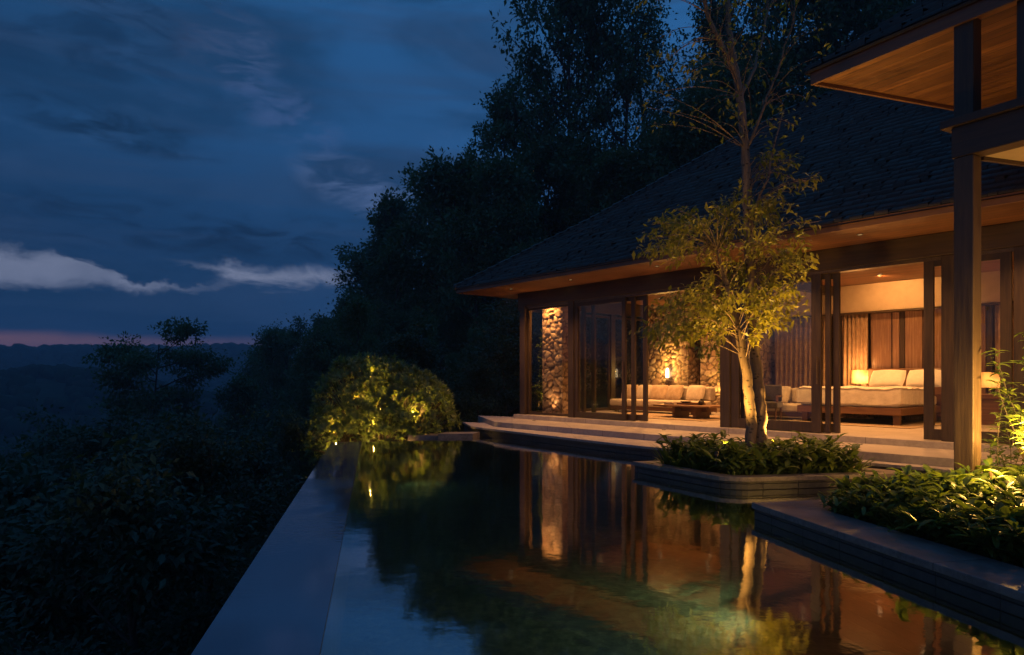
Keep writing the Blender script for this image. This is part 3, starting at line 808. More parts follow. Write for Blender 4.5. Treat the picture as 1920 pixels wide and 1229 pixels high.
def curtain(t0, t1, w_, z0, z1, label, folds, amp=.05, seed=0):
    rng = np.random.default_rng(seed); n = int((t1-t0)/.02)+1; nz = 10
    us = np.linspace(0, 1, n); ph = us*folds*2*PI+np.cumsum(rng.normal(0, .12, n)); V = []
    for k in range(nz+1):
        f = k/nz; a_ = amp*(1.1-.35*f)
        x = t0+us*(t1-t0)+.2*a_*np.cos(ph*1.0+f); y = w_+a_*np.sin(ph+.3*np.sin(f*3+us*9))+.01*np.sin(us*40)
        V.append(np.stack([x, y, np.full(n, z0+(z1-z0)*f)], -1))
    V = np.concatenate(V); id_ = np.arange(n*(nz+1)).reshape(nz+1, n)
    F = np.stack([id_[:-1, :-1], id_[:-1, 1:], id_[1:, 1:], id_[1:, :-1]], -1).reshape(-1, 4)
    c, s_ = math.cos(R(TH)), math.sin(R(TH)); base_ = hw(t0, w_, z0); V = V-np.array([t0, w_, z0])
    o = arrays('curtain', V, F, M_CURT, None, smooth=True); o.location = base_; o.rotation_euler = (0, 0, R(TH))
    tag(o, label, 'curtain'); sm = o.modifiers.new('thickness', 'SOLIDIFY'); sm.thickness = .006; return o
curtain(5.78, 6.35, 4.86, ZF+.02, 2.74, 'gathered brown curtain at the left of the bedroom back wall, left of the lamp', 6, .055, 1)
curtain(4.10, 5.50, 4.88, ZF+.02, 2.74, 'dark brown curtain on the back wall right of the last stone column', 12, .04, 4)
curtain(8.75, 10.3, 4.92, ZF+.02, 2.74, 'brown curtain at the right end of the bedroom, behind the veranda post', 12, .04, 5)

# ================================================================== FURNITURE
def furn(name, t_, w_, z_, label, cat, rz=0., group=None):
    return empty(name, hw(t_, w_, z_), R(TH)+rz, label, cat, group)
# bed: local origin at its foot-right corner on the floor, x to -t
bed = furn('bed', 5.85, 2.75, ZF, 'large platform bed with pale linen mattress seen through the open bedroom doors', 'bed')
BL = 1.95
MB().box(-.04, BL+.05, -.03, 2.0, .20, .345).build('bed_frame', M_FURN, bed, bevel=.012)
for x, y in ((.04, .03), (BL-.12, .03), (.04, 1.85), (BL-.12, 1.85)): MB().box(x, x+.11, y, y+.11, 0, .198).build('leg', M_FURN, bed, bevel=.005)
MB().box(.55, BL+.25, 1.99, 2.07, .1, 1.12).build('headboard', M_FURN, bed, bevel=.03)
mt = soft_box('mattress', 0, BL, 0, 1.95, .347, .55, M_SHEET, bed, .05)
# bed cover: a draped sheet with soft folds
n = 46; V = []; rng = np.random.default_rng(4)
xs = np.linspace(-.035, BL+.035, n); ys = np.linspace(-.035, 1.50, n)
for j, y in enumerate(ys):
    for i, x in enumerate(xs):
        edx = min(x+.035, BL+.035-x); edy = y+.035; ed = min(edx, edy)
        z = .725-.018*math.exp(-ed/.02)+.010*math.sin(x*7+y*3)+.007*math.sin(x*17-y*9)+.006*math.sin(y*23+x*4)
        V.append((x, y, z))
F = [(j*n+i, j*n+i+1, (j+1)*n+i+1, (j+1)*n+i) for j in range(n-1) for i in range(n-1)]
# skirts hanging down the visible sides
def skirt(ix):
    global V, F
    o0 = len(V)
    for k in range(1, 7):
        for q, (i_, nx_, ny_) in enumerate(ix):
            x, y, z = V[i_]; f = k/6; wv_ = .010*math.sin(q*.8)*f+.006*math.sin(q*2.1)*f
            V.append((x+nx_*(.012+wv_), y+ny_*(.012+wv_), z-.30*f))
    m_ = len(ix)
    for q in range(m_-1):
        F.append((ix[q][0], ix[q+1][0], o0+q+1, o0+q))
        for k in range(5): a = o0+k*m_+q; F.append((a, a+1, a+m_+1, a+m_))
loop_ = [((n-1-j)*n, -1, 0) for j in range(n)]+[(i, 0, -1) for i in range(1, n)]+[(j*n+n-1, 1, 0) for j in range(1, n)]
skirt(loop_)
cv_ = MB(); cv_.v = V; cv_.f = F; cv_.build('bed_cover', M_SHEET, bed, smooth=True)
def pillow(t_, w_, z_, rx, dims, m_, label, cat='pillow', rz=0., group=None, name='pillow', tilt=0.):
    o = cushion_obj(name, dims, m_); o.location = hw(t_, w_, z_)
    o.rotation_euler = (Matrix.Rotation(R(TH)+rz, 3, 'Z') @ Matrix.Rotation(tilt, 3, 'Y') @ Matrix.Rotation(rx, 3, 'X')).to_euler()
    return tag(o, label, cat, group)
pillow(6.98, 4.32, 1.29, R(58), (.70, .42, .18), M_PILLOW, 'white pillow leaning on the headboard next to the lit bedside lamp')
pillow(7.70, 4.34, 1.29, R(58), (.70, .42, .18), M_PILLOW, 'white pillow leaning on the headboard, farther from the bedside lamp')
MB()
cs = furn('console', 5.9, 4.86, ZF, 'low timber console behind the left side of the bed', 'console')
MB().box(-.2, .60, -.05, .05, .60, .66).build('shelf', M_FURN, cs, bevel=.004)
MB().box(-.2, .60, -.05, .04, .0, .04).build('base', M_FURN, cs)
for x in (-.18, .52): MB().box(x, x+.06, -.02, .03, .042, .598).build('leg', M_FURN, cs)
# bedside lamp on the corner of the headboard shelf
def table_lamp(t_, w_, z_, label, pw_, h=.30, r_=.19):
    e = furn('table_lamp', t_, w_, z_, label, 'lamp')
    MB().lathe([(.06, 0), (.07, .01), (.02, .025), (.015, .12), (.015, .14)]).build('stem', M_METAL, e, smooth=True)
    s_ = MB(); k = 28
    for z in (.13, .13+h):
        for q in range(k): s_.v.append((r_*math.cos(2*PI*q/k), r_*math.sin(2*PI*q/k)*.8, z))
    s_.f = [(q, (q+1) % k, k+(q+1) % k, k+q) for q in range(k)]
    s_.build('lamp_shade', M_LAMPSHADE, e, smooth=True)
    point(e, (.07, -.02, .24), 5 if 'left' in label else 1.5, WARM2, .03)
    MB().lathe([(.01, .14), (.022, .16), (.028, .19), (.018, .22), (.006, .23)]).build('bulb', M_BULB, e, smooth=True)
    return e
tl = table_lamp(6.22, 4.80, 1.045, 'lit table lamp with a drum shade glowing at the left of the bed', 40)
point(tl, (0, -.30, .34), 22, WARM, .10); point(tl, (0, -.22, .60), 5, WARM, .05)
tl2 = table_lamp(8.72, 4.70, .98, 'lit lamp glowing behind the climbing plants right of the veranda post', 40)
point(tl2, (0, -.3, .34), 6, WARM, .1)
ns2 = furn('nightstand', 8.55, 4.45, ZF, 'timber nightstand under the lamp right of the bed', 'nightstand')
MB().box(-.05, .45, 0, .42, .50, .595).build('top', M_FURN, ns2, bevel=.005); MB().box(0, .40, .03, .40, .0, .498).build('cabinet', M_FURN, ns2, bevel=.005)
MB().box(-.2, .62, 4.72-4.86-.02, .10, .0, .02)

def sofa(t_, w_, ln, label, nseat=3, group=None):
    e = furn('sofa', t_, w_, ZF, label, 'sofa')
    MB().box(0, ln, .05, .92, .07, .17).build('base', M_FURN, e, bevel=.01)
    for x in (.1, ln-.2):
        for y in (.12, .78): MB().box(x, x+.08, y, y+.08, 0, .069).build('leg', M_FURN, e)
    sw = ln/nseat
    for k in range(nseat): soft_box('seat_cushion', k*sw+.006, (k+1)*sw-.006, .0, .72, .172, .345, M_SOFA, e, .045)
    for k in range(nseat): soft_box('back_cushion', k*sw+.01, (k+1)*sw-.01, .66, .90, .348, .69, M_SOFA, e, .06)
    return e
sofa(.50, 2.75, 2.75, 'long beige sofa with a row of cushions in front of the lit stone wall')
for k, (t_, rz, m_, lb) in enumerate([(.62, .1, M_CUSH, 'tan cushion at the left end of the long beige sofa'),
        (1.12, -.1, M_SOFA, 'beige cushion second from the left end of the long sofa'),
        (1.62, .12, M_CUSH, 'tan cushion in the middle of the long beige sofa'),
        (2.12, -.08, M_CUSH, 'tan cushion fourth from the left end of the long sofa'),
        (2.75, .05, M_SOFA, 'pale beige cushion at the right end of the long sofa')]):
    pillow(t_+.12, 3.32, ZF+.35+.185, R(68), (.50, .42, .17), m_, lb, 'cushion', rz, name='sofa_cushion')
sofa(4.15, 3.0, 2.0, 'shorter beige sofa behind the garden tree trunk', 2)
pillow(4.45, 3.6, ZF+.53, R(68), (.52, .42, .18), M_CUSH, 'tan cushion at the left end of the shorter sofa', 'cushion', .1, name='sofa_cushion')
pillow(4.95, 3.58, ZF+.53, R(68), (.52, .42, .18), M_SOFA, 'pale cushion in the middle of the shorter sofa', 'cushion', -.1, name='sofa_cushion')
pillow(5.75, 3.56, ZF+.53, R(66), (.55, .42, .18), M_CUSH, 'brown cushion at the right end of the shorter sofa', 'cushion', -.05, name='sofa_cushion')
# dark armchair
ac = furn('armchair', 5.02, 2.35, ZF, 'dark narrow armchair standing in front of the shorter sofa', 'armchair', R(15))
soft_box('seat', 0, .5, 0, .5, .26, .40, M_DARKFAB, ac, .03)
soft_box('backrest', .02, .48, .42, .52, .40, .76, M_DARKFAB, ac, .035)
for x in (.02, .44):
    for y in (.02, .44): MB().tube([(x+.02, y+.02, 0), (x+.02, y+.02, .27)], [.012, .02], 8).build('leg', M_FURN, ac)
for x in (.0, .46): MB().box(x, x+.045, .03, .45, .50, .535).box(x, x+.045, .03, .07, .39, .502).build('armrest', M_FURN, ac, bevel=.006)
# coffee table
ct = furn('coffee_table', 2.95, 1.55, ZF, 'low dark timber coffee table in front of the long sofa', 'coffee table')
MB().box(0, 1.5, 0, .8, .26, .30).build('tabletop', M_FURN, ct, bevel=.008)
for x in (.45, 1.0): MB().box(x, x+.07, .12, .68, .0, .258).build('leg', M_FURN, ct, bevel=.006)
MB().box(.30, 1.2, .36, .44, .16, .257).build('stretcher', M_FURN, ct, bevel=.004)
tr_ = furn('tray', 3.35, 1.9, ZF+.301, 'shallow timber tray on the coffee table', 'tray')
MB().box(0, .55, 0, .34, 0, .012).build('tray_base', M_FURN, tr_); MB().box(0, .55, 0, .012, .0122, .04).box(0, .55, .328, .34, .0122, .04).box(0, .012, .0122, .328, .0122, .04).box(.538, .55, .0122, .328, .0122, .04).build('rim', M_FURN, tr_)
def mesh_thing(name, mb, m_, loc, rz, label, cat, **k):
    o = mb.build(name, m_, None, **k); o.location = loc; o.rotation_euler = (0, 0, rz); return tag(o, label, cat)
mesh_thing('vase', MB().lathe([(.03, 0), (.055, .015), (.07, .05), (.06, .09), (.028, .12), (.032, .14)], k=20), M_CERAMIC, hw(3.95, 2.0, ZF+.302), 0, 'small dark round vase on the coffee table beside the tray', 'vase', smooth=True)
mesh_thing('bowl', MB().lathe([(.04, 0), (.09, .02), (.13, .06), (.125, .06), (.08, .028)], k=20), M_CERAMIC, hw(3.5, 2.05, ZF+.314), 0, 'dark bowl lying in the timber tray', 'bowl', smooth=True)
bkm = MB().box(0, .26, 0, .19, 0, .03, .1).box(.01, .25, .005, .18, .0305, .055, -.1)
mesh_thing('book_pair', bkm, M_SOFA, hw(3.1, 1.75, ZF+.302), R(TH), 'pair of pale books at the left end of the coffee table', 'books', bevel=.002)
# dark cabinet behind the table
cb = furn('cabinet', 3.1, 4.05, ZF, 'dark low cabinet at the foot of the second lit stone column', 'cabinet')
MB().box(0, .85, 0, .42, .06, .62).build('carcass', M_DARKFAB, cb, bevel=.01); MB().box(.02, .42, -.012, -.001, .09, .59).box(.43, .83, -.012, -.001, .09, .59).build('cabinet_door', M_FURN, cb)
MB().box(.03, .82, .03, .39, 0, .058).build('plinth', M_FURN, cb)
# rugs
mesh_thing('rug', MB().box(0, 3.4, 0, 2.0, 0, .012), M_RUG, hw(1.2, 1.1, ZF+.002), R(TH), 'woven rug under the coffee table in the living room', 'rug', bevel=.004)
mesh_thing('bedroom_rug', MB().box(0, 2.6, 0, 2.2, 0, .012), M_RUG, hw(5.6, 2.2, ZF+.002), R(TH), 'woven rug under the platform bed', 'rug', bevel=.004)
# wall lantern on the stone wall
wl = furn('wall_lantern', 1.02, 4.66, 1.30, 'small bright wall lantern on the stone wall above the long sofa', 'lantern')
MB().box(-.11, .11, -.10, .03, -.03, 0).build('bracket', M_METAL, wl, bevel=.003)
MB().lathe([(.045, 0), (.045, .20), (.03, .27)], c=(0, -.05, 0), k=14).build('lantern_glass', M_BULB, wl, smooth=True)
point(wl, (0, -.16, .18), 22, YEL, .05); spot(wl, (0, -.17, .05), (0, .22, 1.6), 120, YEL, 75, 1., .03)

# ceiling downlights ------------------------------------------------------
def downlight(t_, w_, z_, power, label, angle=120, aim=(0, 0, -1), col=WARM, group='recessed ceiling downlights', blend=.9):
    e = furn('downlight', t_, w_, z_, label, 'downlight', 0, group)
    MB().lathe([(.055, -.004), (.055, -.010), (.040, -.010), (.040, -.005)], k=18).build('trim_ring', M_METAL, e)
    MB().lathe([(.036, -.0045), (.036, -.0065)], k=18).build('lens', M_LENS, e)
    spot(e, (0, 0, -.02), (aim[0], aim[1], -.02+aim[2]), power, col, angle, blend, .05)
    return e
ZC = 3.394
for t_, w_, p_, where in [(1.0, 1.9, 30, 'in the living room ceiling near the corner glass'), (1.7, 3.4, 40, 'in the living room ceiling above the long sofa'),
        (3.0, 1.5, 40, 'in the living room ceiling above the coffee table'), (3.1, 3.5, 34, 'in the living room ceiling in front of the second stone column'),
        (4.9, 2.2, 40, 'in the living room ceiling above the dark armchair'), (6.3, 2.0, 40, 'in the bedroom ceiling above the foot of the bed'),
        (7.2, 3.4, 34, 'in the bedroom ceiling above the middle of the bed'), (8.6, 1.6, 40, 'in the bedroom ceiling above the open doorway'),
        (10.8, 2.2, 40, 'in the bedroom ceiling at the far right')]:
    downlight(t_, w_, ZC, p_*8.5, 'small recessed downlight '+where)
downlight(7.1, 3.6, ZC, 120, 'small recessed downlight washing the bedroom bulkhead', 130, (0, .75, -.45))
downlight(.62, .30, ZC, 230, 'small recessed downlight grazing the corner stone column', 110, (0, .10, -1))  # extra lamp, added because the column's own uplights reach only its base
downlight(2.6, 4.35, ZC, 60, 'small recessed downlight above the second stone column', 90, (0, .12, -1))
# added eave downlights, standing in for room glow on the step and front edge
for t_, lb in ((.6, 'above the corner glass'), (2.6, 'above the folded doors'), (4.9, 'above the open living room'), (10.6, 'right of the veranda post'), (6.9, 'above the sliding door behind the garden tree'), (8.6, 'above the open bedroom doorway')):
    e = furn('downlight', t_, -.78, 3.404, 'small eave downlight '+lb, 'downlight', 0, 'eave downlights')
    MB().lathe([(.05, -.002), (.05, -.008), (.036, -.008), (.036, -.003)], k=16).build('trim_ring', M_METAL, e)
    MB().lathe([(.032, -.0025), (.032, -.0045)], k=16).build('lens', M_DIMLENS, e)
    spot(e, (0, 0, -.02), (0, 0, -1), 190, WARM2, 124, .9, .04)
# small floor uplights grazing the stone
def floor_uplight(t_, w_, z_, power, aim, label, angle=60, col=YEL):
    e = furn('floor_uplight', t_, w_, z_, label, 'uplight', 0, 'floor uplights at the stone columns')
    MB().lathe([(.04, 0), (.04, .012), (.030, .012), (.030, .006)], k=16).build('trim_ring', M_METAL, e)
    MB().lathe([(.027, .0065), (.027, .009)], k=16).build('lens', M_LENS, e)
    spot(e, (0, 0, .03), (aim[0], aim[1], aim[2]+.03), power, col, angle, .8, .02)
floor_uplight(.20, .78, ZF+.001, 70, (.09, -.08, 1), 'floor uplight grazing the left side of the corner stone column', 70)
floor_uplight(.75, .34, ZF+.001, 30, (0, .12, 1), 'floor uplight in front of the corner stone column', 80, WARM2)
floor_uplight(2.6, 4.60, ZF+.001, 130, (0, .10, 1), 'floor uplight below the second lit stone column', 60)
floor_uplight(3.75, 4.35, ZF+.001, 45, (0, .10, 1), 'floor uplight below the narrow stone column', 60)

for t_, lb in ((.9, 'outside the corner glass'), (4.7, 'outside the open living room'), (8.4, 'outside the open bedroom doorway'), (11.8, 'outside the far right doors')):  # added lamps, put in the terrace floor to make the soffit glow
    e = furn('floor_uplight', t_, -.32, ZF-.098, 'small terrace floor uplight '+lb, 'uplight', 0, 'terrace floor uplights')
    MB().lathe([(.04, 0), (.04, .010), (.028, .010), (.028, .005)], k=16).build('trim_ring', M_METAL, e)
    MB().lathe([(.025, .0055), (.025, .008)], k=16).build('lens', M_LENS, e)
    spot(e, (0, 0, .03), (0, -.22, 1.03), 31, WARM, 105, 1., .03)

# ================================================================== POOLSIDE PLANTERS
def offset_poly(poly, d):
    n = len(poly); out = []; a = sum(poly[k][0]*poly[(k+1) % n][1]-poly[(k+1) % n][0]*poly[k][1] for k in range(n)); sg = 1 if a > 0 else -1
    for k in range(n):
        p0, p1, p2 = Vector(poly[k-1]), Vector(poly[k]), Vector(poly[(k+1) % n])
        e1 = (p1-p0).normalized(); e2 = (p2-p1).normalized(); n1 = Vector((-e1.y, e1.x))*sg; n2 = Vector((-e2.y, e2.x))*sg
        b = (n1+n2); b = b/max(.3, b.length_squared/2)*1.0; out.append(tuple(p1+b*d))
    return out
def ring(poly, width, z0, z1):
    inn = offset_poly(poly, width); mb = MB(); n = len(poly); i = len(mb.v)
    mb.v = [(x, y, z1) for x, y in poly]+[(x, y, z1) for x, y in inn]+[(x, y, z0) for x, y in poly]+[(x, y, z0) for x, y in inn]
    for k in range(n):
        j = (k+1) % n
        mb.f += [(k, j, n+j, n+k), (2*n+k, 2*n+j, j, k), (n+k, n+j, 3*n+j, 3*n+k), (2*n+j, 2*n+k, 3*n+k, 3*n+j)]
    return mb, inn
def planter(name, poly, width, label):
    org = Vector((sum(p[0] for p in poly)/len(poly), sum(p[1] for p in poly)/len(poly), 0))
    e = empty(name, org, R(TP), label, 'planter')
    rot = Matrix.Rotation(-R(TP), 2)
    lp = [tuple(rot @ (Vector(p)-Vector(org[:2]))) for p in poly]
    a = sum(lp[k][0]*lp[(k+1) % len(lp)][1]-lp[(k+1) % len(lp)][0]*lp[k][1] for k in range(len(lp)))
    if a < 0: lp = lp[::-1]
    mb, inn = ring(lp, width, .098, .15); mb.build('coping', M_COPING, e, bevel=.006)
    mb, _ = ring(offset_poly(lp, .02), width-.05, -1.3, .096); mb.build('wall', M_DARKSTONE, e)
    MB().prism(offset_poly(lp, width-.06), -1.0, .06).build('soil', M_SOIL, e)
    return e
def arc_corner(p0, p1, p2, r_, n=8):
    p0, p1, p2 = Vector(p0), Vector(p1), Vector(p2); a = p1+(p0-p1).normalized()*r_; b = p1+(p2-p1).normalized()*r_
    return [tuple(a*(1-t_)**2+p1*2*t_*(1-t_)+b*t_*t_) for t_ in [k/n for k in range(n+1)]]
A_, B_, C_, D_, E_ = (1.66, 9.42), (2.50, 7.86), (3.98, 8.12), (4.95, 8.30), (3.55, 9.95)
plt = [A_]+arc_corner(A_, B_, C_, .32)+[C_, D_, E_]
pl1 = planter('tree_planter', plt, .20, 'low stone planter with a rounded corner in the pool, around the garden tree')
wall_a = (2.22, 6.33)
rt = [tuple(pw(*pl(2.22, 6.33))[:2])]
b0, a0 = pl(2.22, 6.33)
poly2 = PB([(b0, a0), (b0, a0-9.6), (b0+9, a0-9.6), (b0+9, a0)])
pl2 = planter('foreground_planter', poly2, .45, 'long planter with a broad flat stone rim in the right foreground')

# ================================================================== VERANDA PAVILION (upper right)
TV = -59.1
PV = Vector((4.29, 6.5, 0))
def vl(x, y):
    c, s_ = math.cos(R(TV)), math.sin(R(TV)); dx, dy = x-PV.x, y-PV.y; return (dx*c+dy*s_, -dx*s_+dy*c)
pav = empty('veranda_pavilion', PV, R(TV), 'raised timber veranda with tall corner post, heavy beam and lit boarded eave, upper right', 'veranda')
MB().box(-.005, .165, -.155, 0, -.05, 3.368).build('post', M_PAVPOST, pav, bevel=.008)
MB().box(-.02, 6, -.165, .03, 3.37, 3.655).build('beam', M_BEAM, pav, bevel=.006)
MB().box(-.10, 6, -.21, .06, 3.658, 3.735).build('rail', M_BEAM, pav, bevel=.006)
MB().box(-.005, .165, -.155, 0, 3.737, 4.638).build('post', M_PAVPOST, pav, bevel=.008)
MB().box(.50, .62, -.13, -.02, 3.737, 4.638).build('post', M_PAVPOST, pav, bevel=.008)
# eave: polygon with the corner at C0, front edge along the beam, back edge running away
C0 = Vector(vl(3.41, 7.67)); fdir = Vector((1, 0)); q0 = Vector(vl(3.41, 7.67)); q1 = Vector(vl(5.38, 8.37)); bdir = (q1-q0).normalized()
front_end = C0+Vector((9, 0)); back_end = C0+bdir*7
sof = [tuple(C0), tuple(front_end), tuple(front_end+Vector((0, 5))), tuple(back_end)]
MB().prism(sof, 4.64, 4.665).build('soffit', M_SOFFIT, pav)
def edge_board(p, q, th, z0, z1):
    p, q = Vector(p), Vector(q); d = (q-p).normalized(); nn = Vector((d.y, -d.x))
    return MB().prism([tuple(p), tuple(q), tuple(q+nn*th), tuple(p+nn*th)], z0, z1)
edge_board(C0-Vector((.04, 0)), front_end, .035, 4.60, 4.75).build('fascia', M_FASCIA, pav, bevel=.004)
edge_board(back_end, C0, .035, 4.60, 4.75).build('fascia', M_FASCIA, pav, bevel=.004)
# roof planes rising from the eave edges; courses of shingles on the front one
hipd = (fdir+bdir).normalized(); pitch = .78
prf = lambda s_: (s_*.79, 4.76+s_*.79*pitch)
nb_ = Vector((bdir.y, -bdir.x)); nb_ = -nb_ if nb_.dot(fdir) < 0 else nb_
K = 3.2; rr_ = 2.6
cc = C0-Vector((.10, .07))
top_f = cc+hipd*(rr_/abs(hipd.y)); zt = 4.755+rr_*pitch
rfm = MB(); rfm.v = [(cc.x, cc.y, 4.755), (cc.x+9.2, cc.y, 4.755), (cc.x+9.2, top_f.y, zt), (top_f.x, top_f.y, zt), (cc.x+bdir.x*7, cc.y+bdir.y*7, 4.755), (top_f.x+bdir.x*5, top_f.y+bdir.y*5, zt)]
rfm.f = [(0, 1, 2, 3), (0, 3, 5, 4)]
prf_o = rfm.build('roof', M_ROOFSHEET, pav)
sdm = prf_o.modifiers.new('thickness', 'SOLIDIFY'); sdm.thickness = .03; sdm.offset = -1
hx = hipd.x/hipd.y if abs(hipd.y) > 1e-6 else 1
shingles('shingles', cc.x, cc.x+9.0, hx, 0, lambda x, r_, z_: (x, cc.y+r_, z_), 3.0, prf, .15, prf_o, 9)
MB().box(0, 1, 0, 1, 0, 1)
# lower flat ceiling behind the beam
qd = Vector(vl(4.29+.95, 6.5+.31)).normalized()
lc = [(.17, .035), (6, .035), (6, 4), tuple(Vector((.17, .035))+qd*4.5)]
MB().prism(lc, 3.375, 3.405).build('lower_ceiling', M_PLASTER, pav)
lcb = edge_board(Vector((.17, .035))+qd*4.5, (.17, .035), .04, 3.34, 3.42); lcb.build('ceiling_trim', M_BEAM, pav, bevel=.004)
e = empty('veranda_lantern', (5.55, 5.6, 2.45), 0, 'warm lantern hanging under the veranda ceiling beyond the right edge', 'lantern')
MB().lathe([(.05, -.12), (.09, -.08), (.09, .08), (.05, .12)], k=16).build('lantern_glass', M_LENS, e, smooth=True)
MB().tube([(0, 0, .12), (0, 0, .92)], .006, 6).build('cord', M_METAL, e)
point(e, (0, 0, -.2), 30, WARM, .08)
e = empty('ledge_uplight', (5.15, 6.3, 3.75), 0, 'small uplight on the veranda beam lighting the boarded eave', 'uplight')
MB().lathe([(.05, 0), (.05, .08), (.04, .08), (.04, .05)], k=16).build('lamp_body', M_METAL, e); MB().lathe([(.036, .051), (.036, .056)], k=16).build('lens', M_LENS, e)
spot(e, (0, 0, .10), (-.15, .10, 1), 3.5, WARM, 160, 1., .04)

# ================================================================== GARDEN TREE IN THE POOL PLANTER
TD_ = 8.85
def gp(px, py, d=TD_): return np.array([(px-960)/1280*d, d, H0+(708-py)/1280*d])
rng = np.random.default_rng(12)
gt = empty('garden_tree', (3.13, TD_, .08), 0, 'slender tree with two pale trunks and uplit yellow-green leaves in the pool planter', 'tree')
base_ = np.array([3.13, TD_, .08])
tm = MB()
def smooth_path(pts, n=5):
    pts = [np.array(p, float) for p in pts]; out = []
    for i in range(len(pts)-1):
        p0 = pts[max(i-1, 0)]; p1 = pts[i]; p2 = pts[i+1]; p3 = pts[min(i+2, len(pts)-1)]
        for k in range(n):
            t_ = k/n; out.append(.5*((2*p1)+(-p0+p2)*t_+(2*p0-5*p1+4*p2-p3)*t_*t_+(-p0+3*p1-3*p2+p3)*t_**3))
    out.append(pts[-1]); return out
A = smooth_path([(3.06, 8.83, .05), gp(1409, 800), gp(1404, 740), gp(1396, 680), gp(1383, 620), gp(1372, 580), gp(1360, 530, 8.8), gp(1345, 470, 8.75)])
B = smooth_path([(3.20, 8.90, .05), gp(1426, 800, 8.9), gp(1424, 740, 8.95), gp(1417, 680, 9.), gp(1410, 600, 9.), gp(1405, 500, 9.), gp(1402, 400, 9.), gp(1398, 300, 9.), gp(1390, 200, 9.), gp(1378, 120, 9.), gp(1366, 50, 9.), gp(1362, -60, 9.1)])
off = lambda P: [tuple(np.array(p)-base_) for p in P]
ra = list(np.interp(np.linspace(0, 1, len(A)), [0, .05, .5, .8, 1], [.095, .072, .058, .040, .015]))
rb = list(np.interp(np.linspace(0, 1, len(B)), [0, .04, .3, .6, .8, 1], [.105, .078, .066, .058, .046, .026]))
def wobble(P, s_=.006): return [np.array(p)+rng.normal(0, s_, 3) for p in P]
tm.tube(off(wobble(A)), ra, 14); tm.tube(off(wobble(B)), rb, 14)
# limbs
limbs = []
def limb(pts, r0, r1, n=5):
    P = smooth_path(pts, n); tm.tube(off(wobble(P, .008)), list(np.linspace(r0, r1, len(P))), 8, False); limbs.append(P); return P
limb([gp(1383, 150, 9.), gp(1358, 95, 8.9), gp(1330, 40, 8.8), gp(1312, -40, 8.7)], .045, .02)
limb([gp(1400, 280, 9.), gp(1432, 200, 8.9), gp(1462, 120, 8.9), gp(1490, 40, 8.9)], .022, .008)
limb([gp(1440, 335, 8.7), gp(1452, 270, 8.7), gp(1470, 205, 8.7)], .016, .008)
limb([gp(1403, 420, 9.), gp(1440, 335, 8.7)], .018, .014)
limb([gp(1390, 180, 9.), gp(1420, 110, 9.2), gp(1440, 20, 9.4)], .028, .010)
# crown: leafy twigs around the trunks
cl_ = []
def blob(px, py, rx, ry, n, d0=8.85, dd=.75):
    for _ in range(n):
        while True:
            a, b = rng.uniform(-1, 1, 2)
            if a*a+b*b < 1: break
        cl_.append(gp(px+a*rx, py+b*ry, d0+rng.uniform(-dd, dd)))
blob(1340, 430, 85, 45, 22); blob(1405, 385, 50, 35, 8); blob(1290, 465, 65, 40, 11); blob(1440, 500, 70, 60, 24); blob(1365, 545, 80, 45, 20)
blob(1300, 590, 60, 38, 19, 8.7); blob(1260, 610, 34, 32, 7, 8.6); blob(1455, 590, 55, 38, 13); blob(1420, 610, 22, 24, 4); blob(1260, 430, 38, 32, 5); blob(1335, 625, 28, 22, 5, 8.5)
P_, D_l, N_, L_, W_ = [], [], [], [], []
trunk_pts = np.array([p for p in A[9:]]+[p for p in B[16:46]])
def leafy(c, r_tw, n_lf, Lr, droop=.5):
    dist = np.linalg.norm(trunk_pts-c-np.array([0, 0, -rng.uniform(.0, .55)]), axis=1); k = int(np.argmin(dist)); s0 = trunk_pts[k]
    dirn = c-s0; m_ = s0+dirn*.55+np.array([0, 0, .08+.05*rng.random()])
    end = c+unit(dirn)*r_tw+np.array([0, 0, -.10*rng.random()])
    tw = smooth_path([s0, m_, c, end], 4); tm.tube(off(tw), list(np.linspace(.0065, .0018, len(tw))), 5, False)
    for _ in range(int(n_lf*1.9)):
        u = rng.uniform(.40, 1.); q = u*(len(tw)-1); i = min(int(q), len(tw)-2); p = tw[i]*(1-(q-i))+tw[i+1]*(q-i)
        dd = unit(unit(dirn)*.5+rng.normal(0, .62, 3)+np.array([0, 0, -droop])); st = p+rng.normal(0, .05, 3)
        P_.append(st-base_); D_l.append(dd); N_.append(np.array([0, 0, 1.])+rng.normal(0, .5, 3)); L_.append(Lr*rng.uniform(.65, 1.25))
for c in cl_: leafy(np.array(c), rng.uniform(.12, .26), int(rng.integers(12, 24)), .108)
nlow = len(P_)
# thin high crown above the roof line
for _ in range(120):
    px = rng.normal(1365, 95); py = rng.uniform(-120, 255); c = gp(px, py, 9.+rng.uniform(-1.0, 1.0))
    if abs(px-1365) > 175: continue
    src = [p for l in limbs[:2]+[limbs[4], B[44:]] for p in l]; src = np.array(src); k = int(np.argmin(np.linalg.norm(src-c-np.array([0, 0, -.3]), axis=1))); s0 = src[k]
    tw = smooth_path([s0, s0+(c-s0)*.5+np.array([0, 0, .1]), c], 4); tm.tube(off(tw), list(np.linspace(.006, .002, len(tw))), 4, False)
    for _ in range(int(rng.integers(5, 14))):
        dd = unit(unit(c-s0)*.5+rng.normal(0, .6, 3)+np.array([0, 0, -.3])); P_.append(c+rng.normal(0, .09, 3)-base_); D_l.append(dd)
        N_.append(np.array([0, 0, 1.])+rng.normal(0, .5, 3)); L_.append(.10*rng.uniform(.6, 1.2))
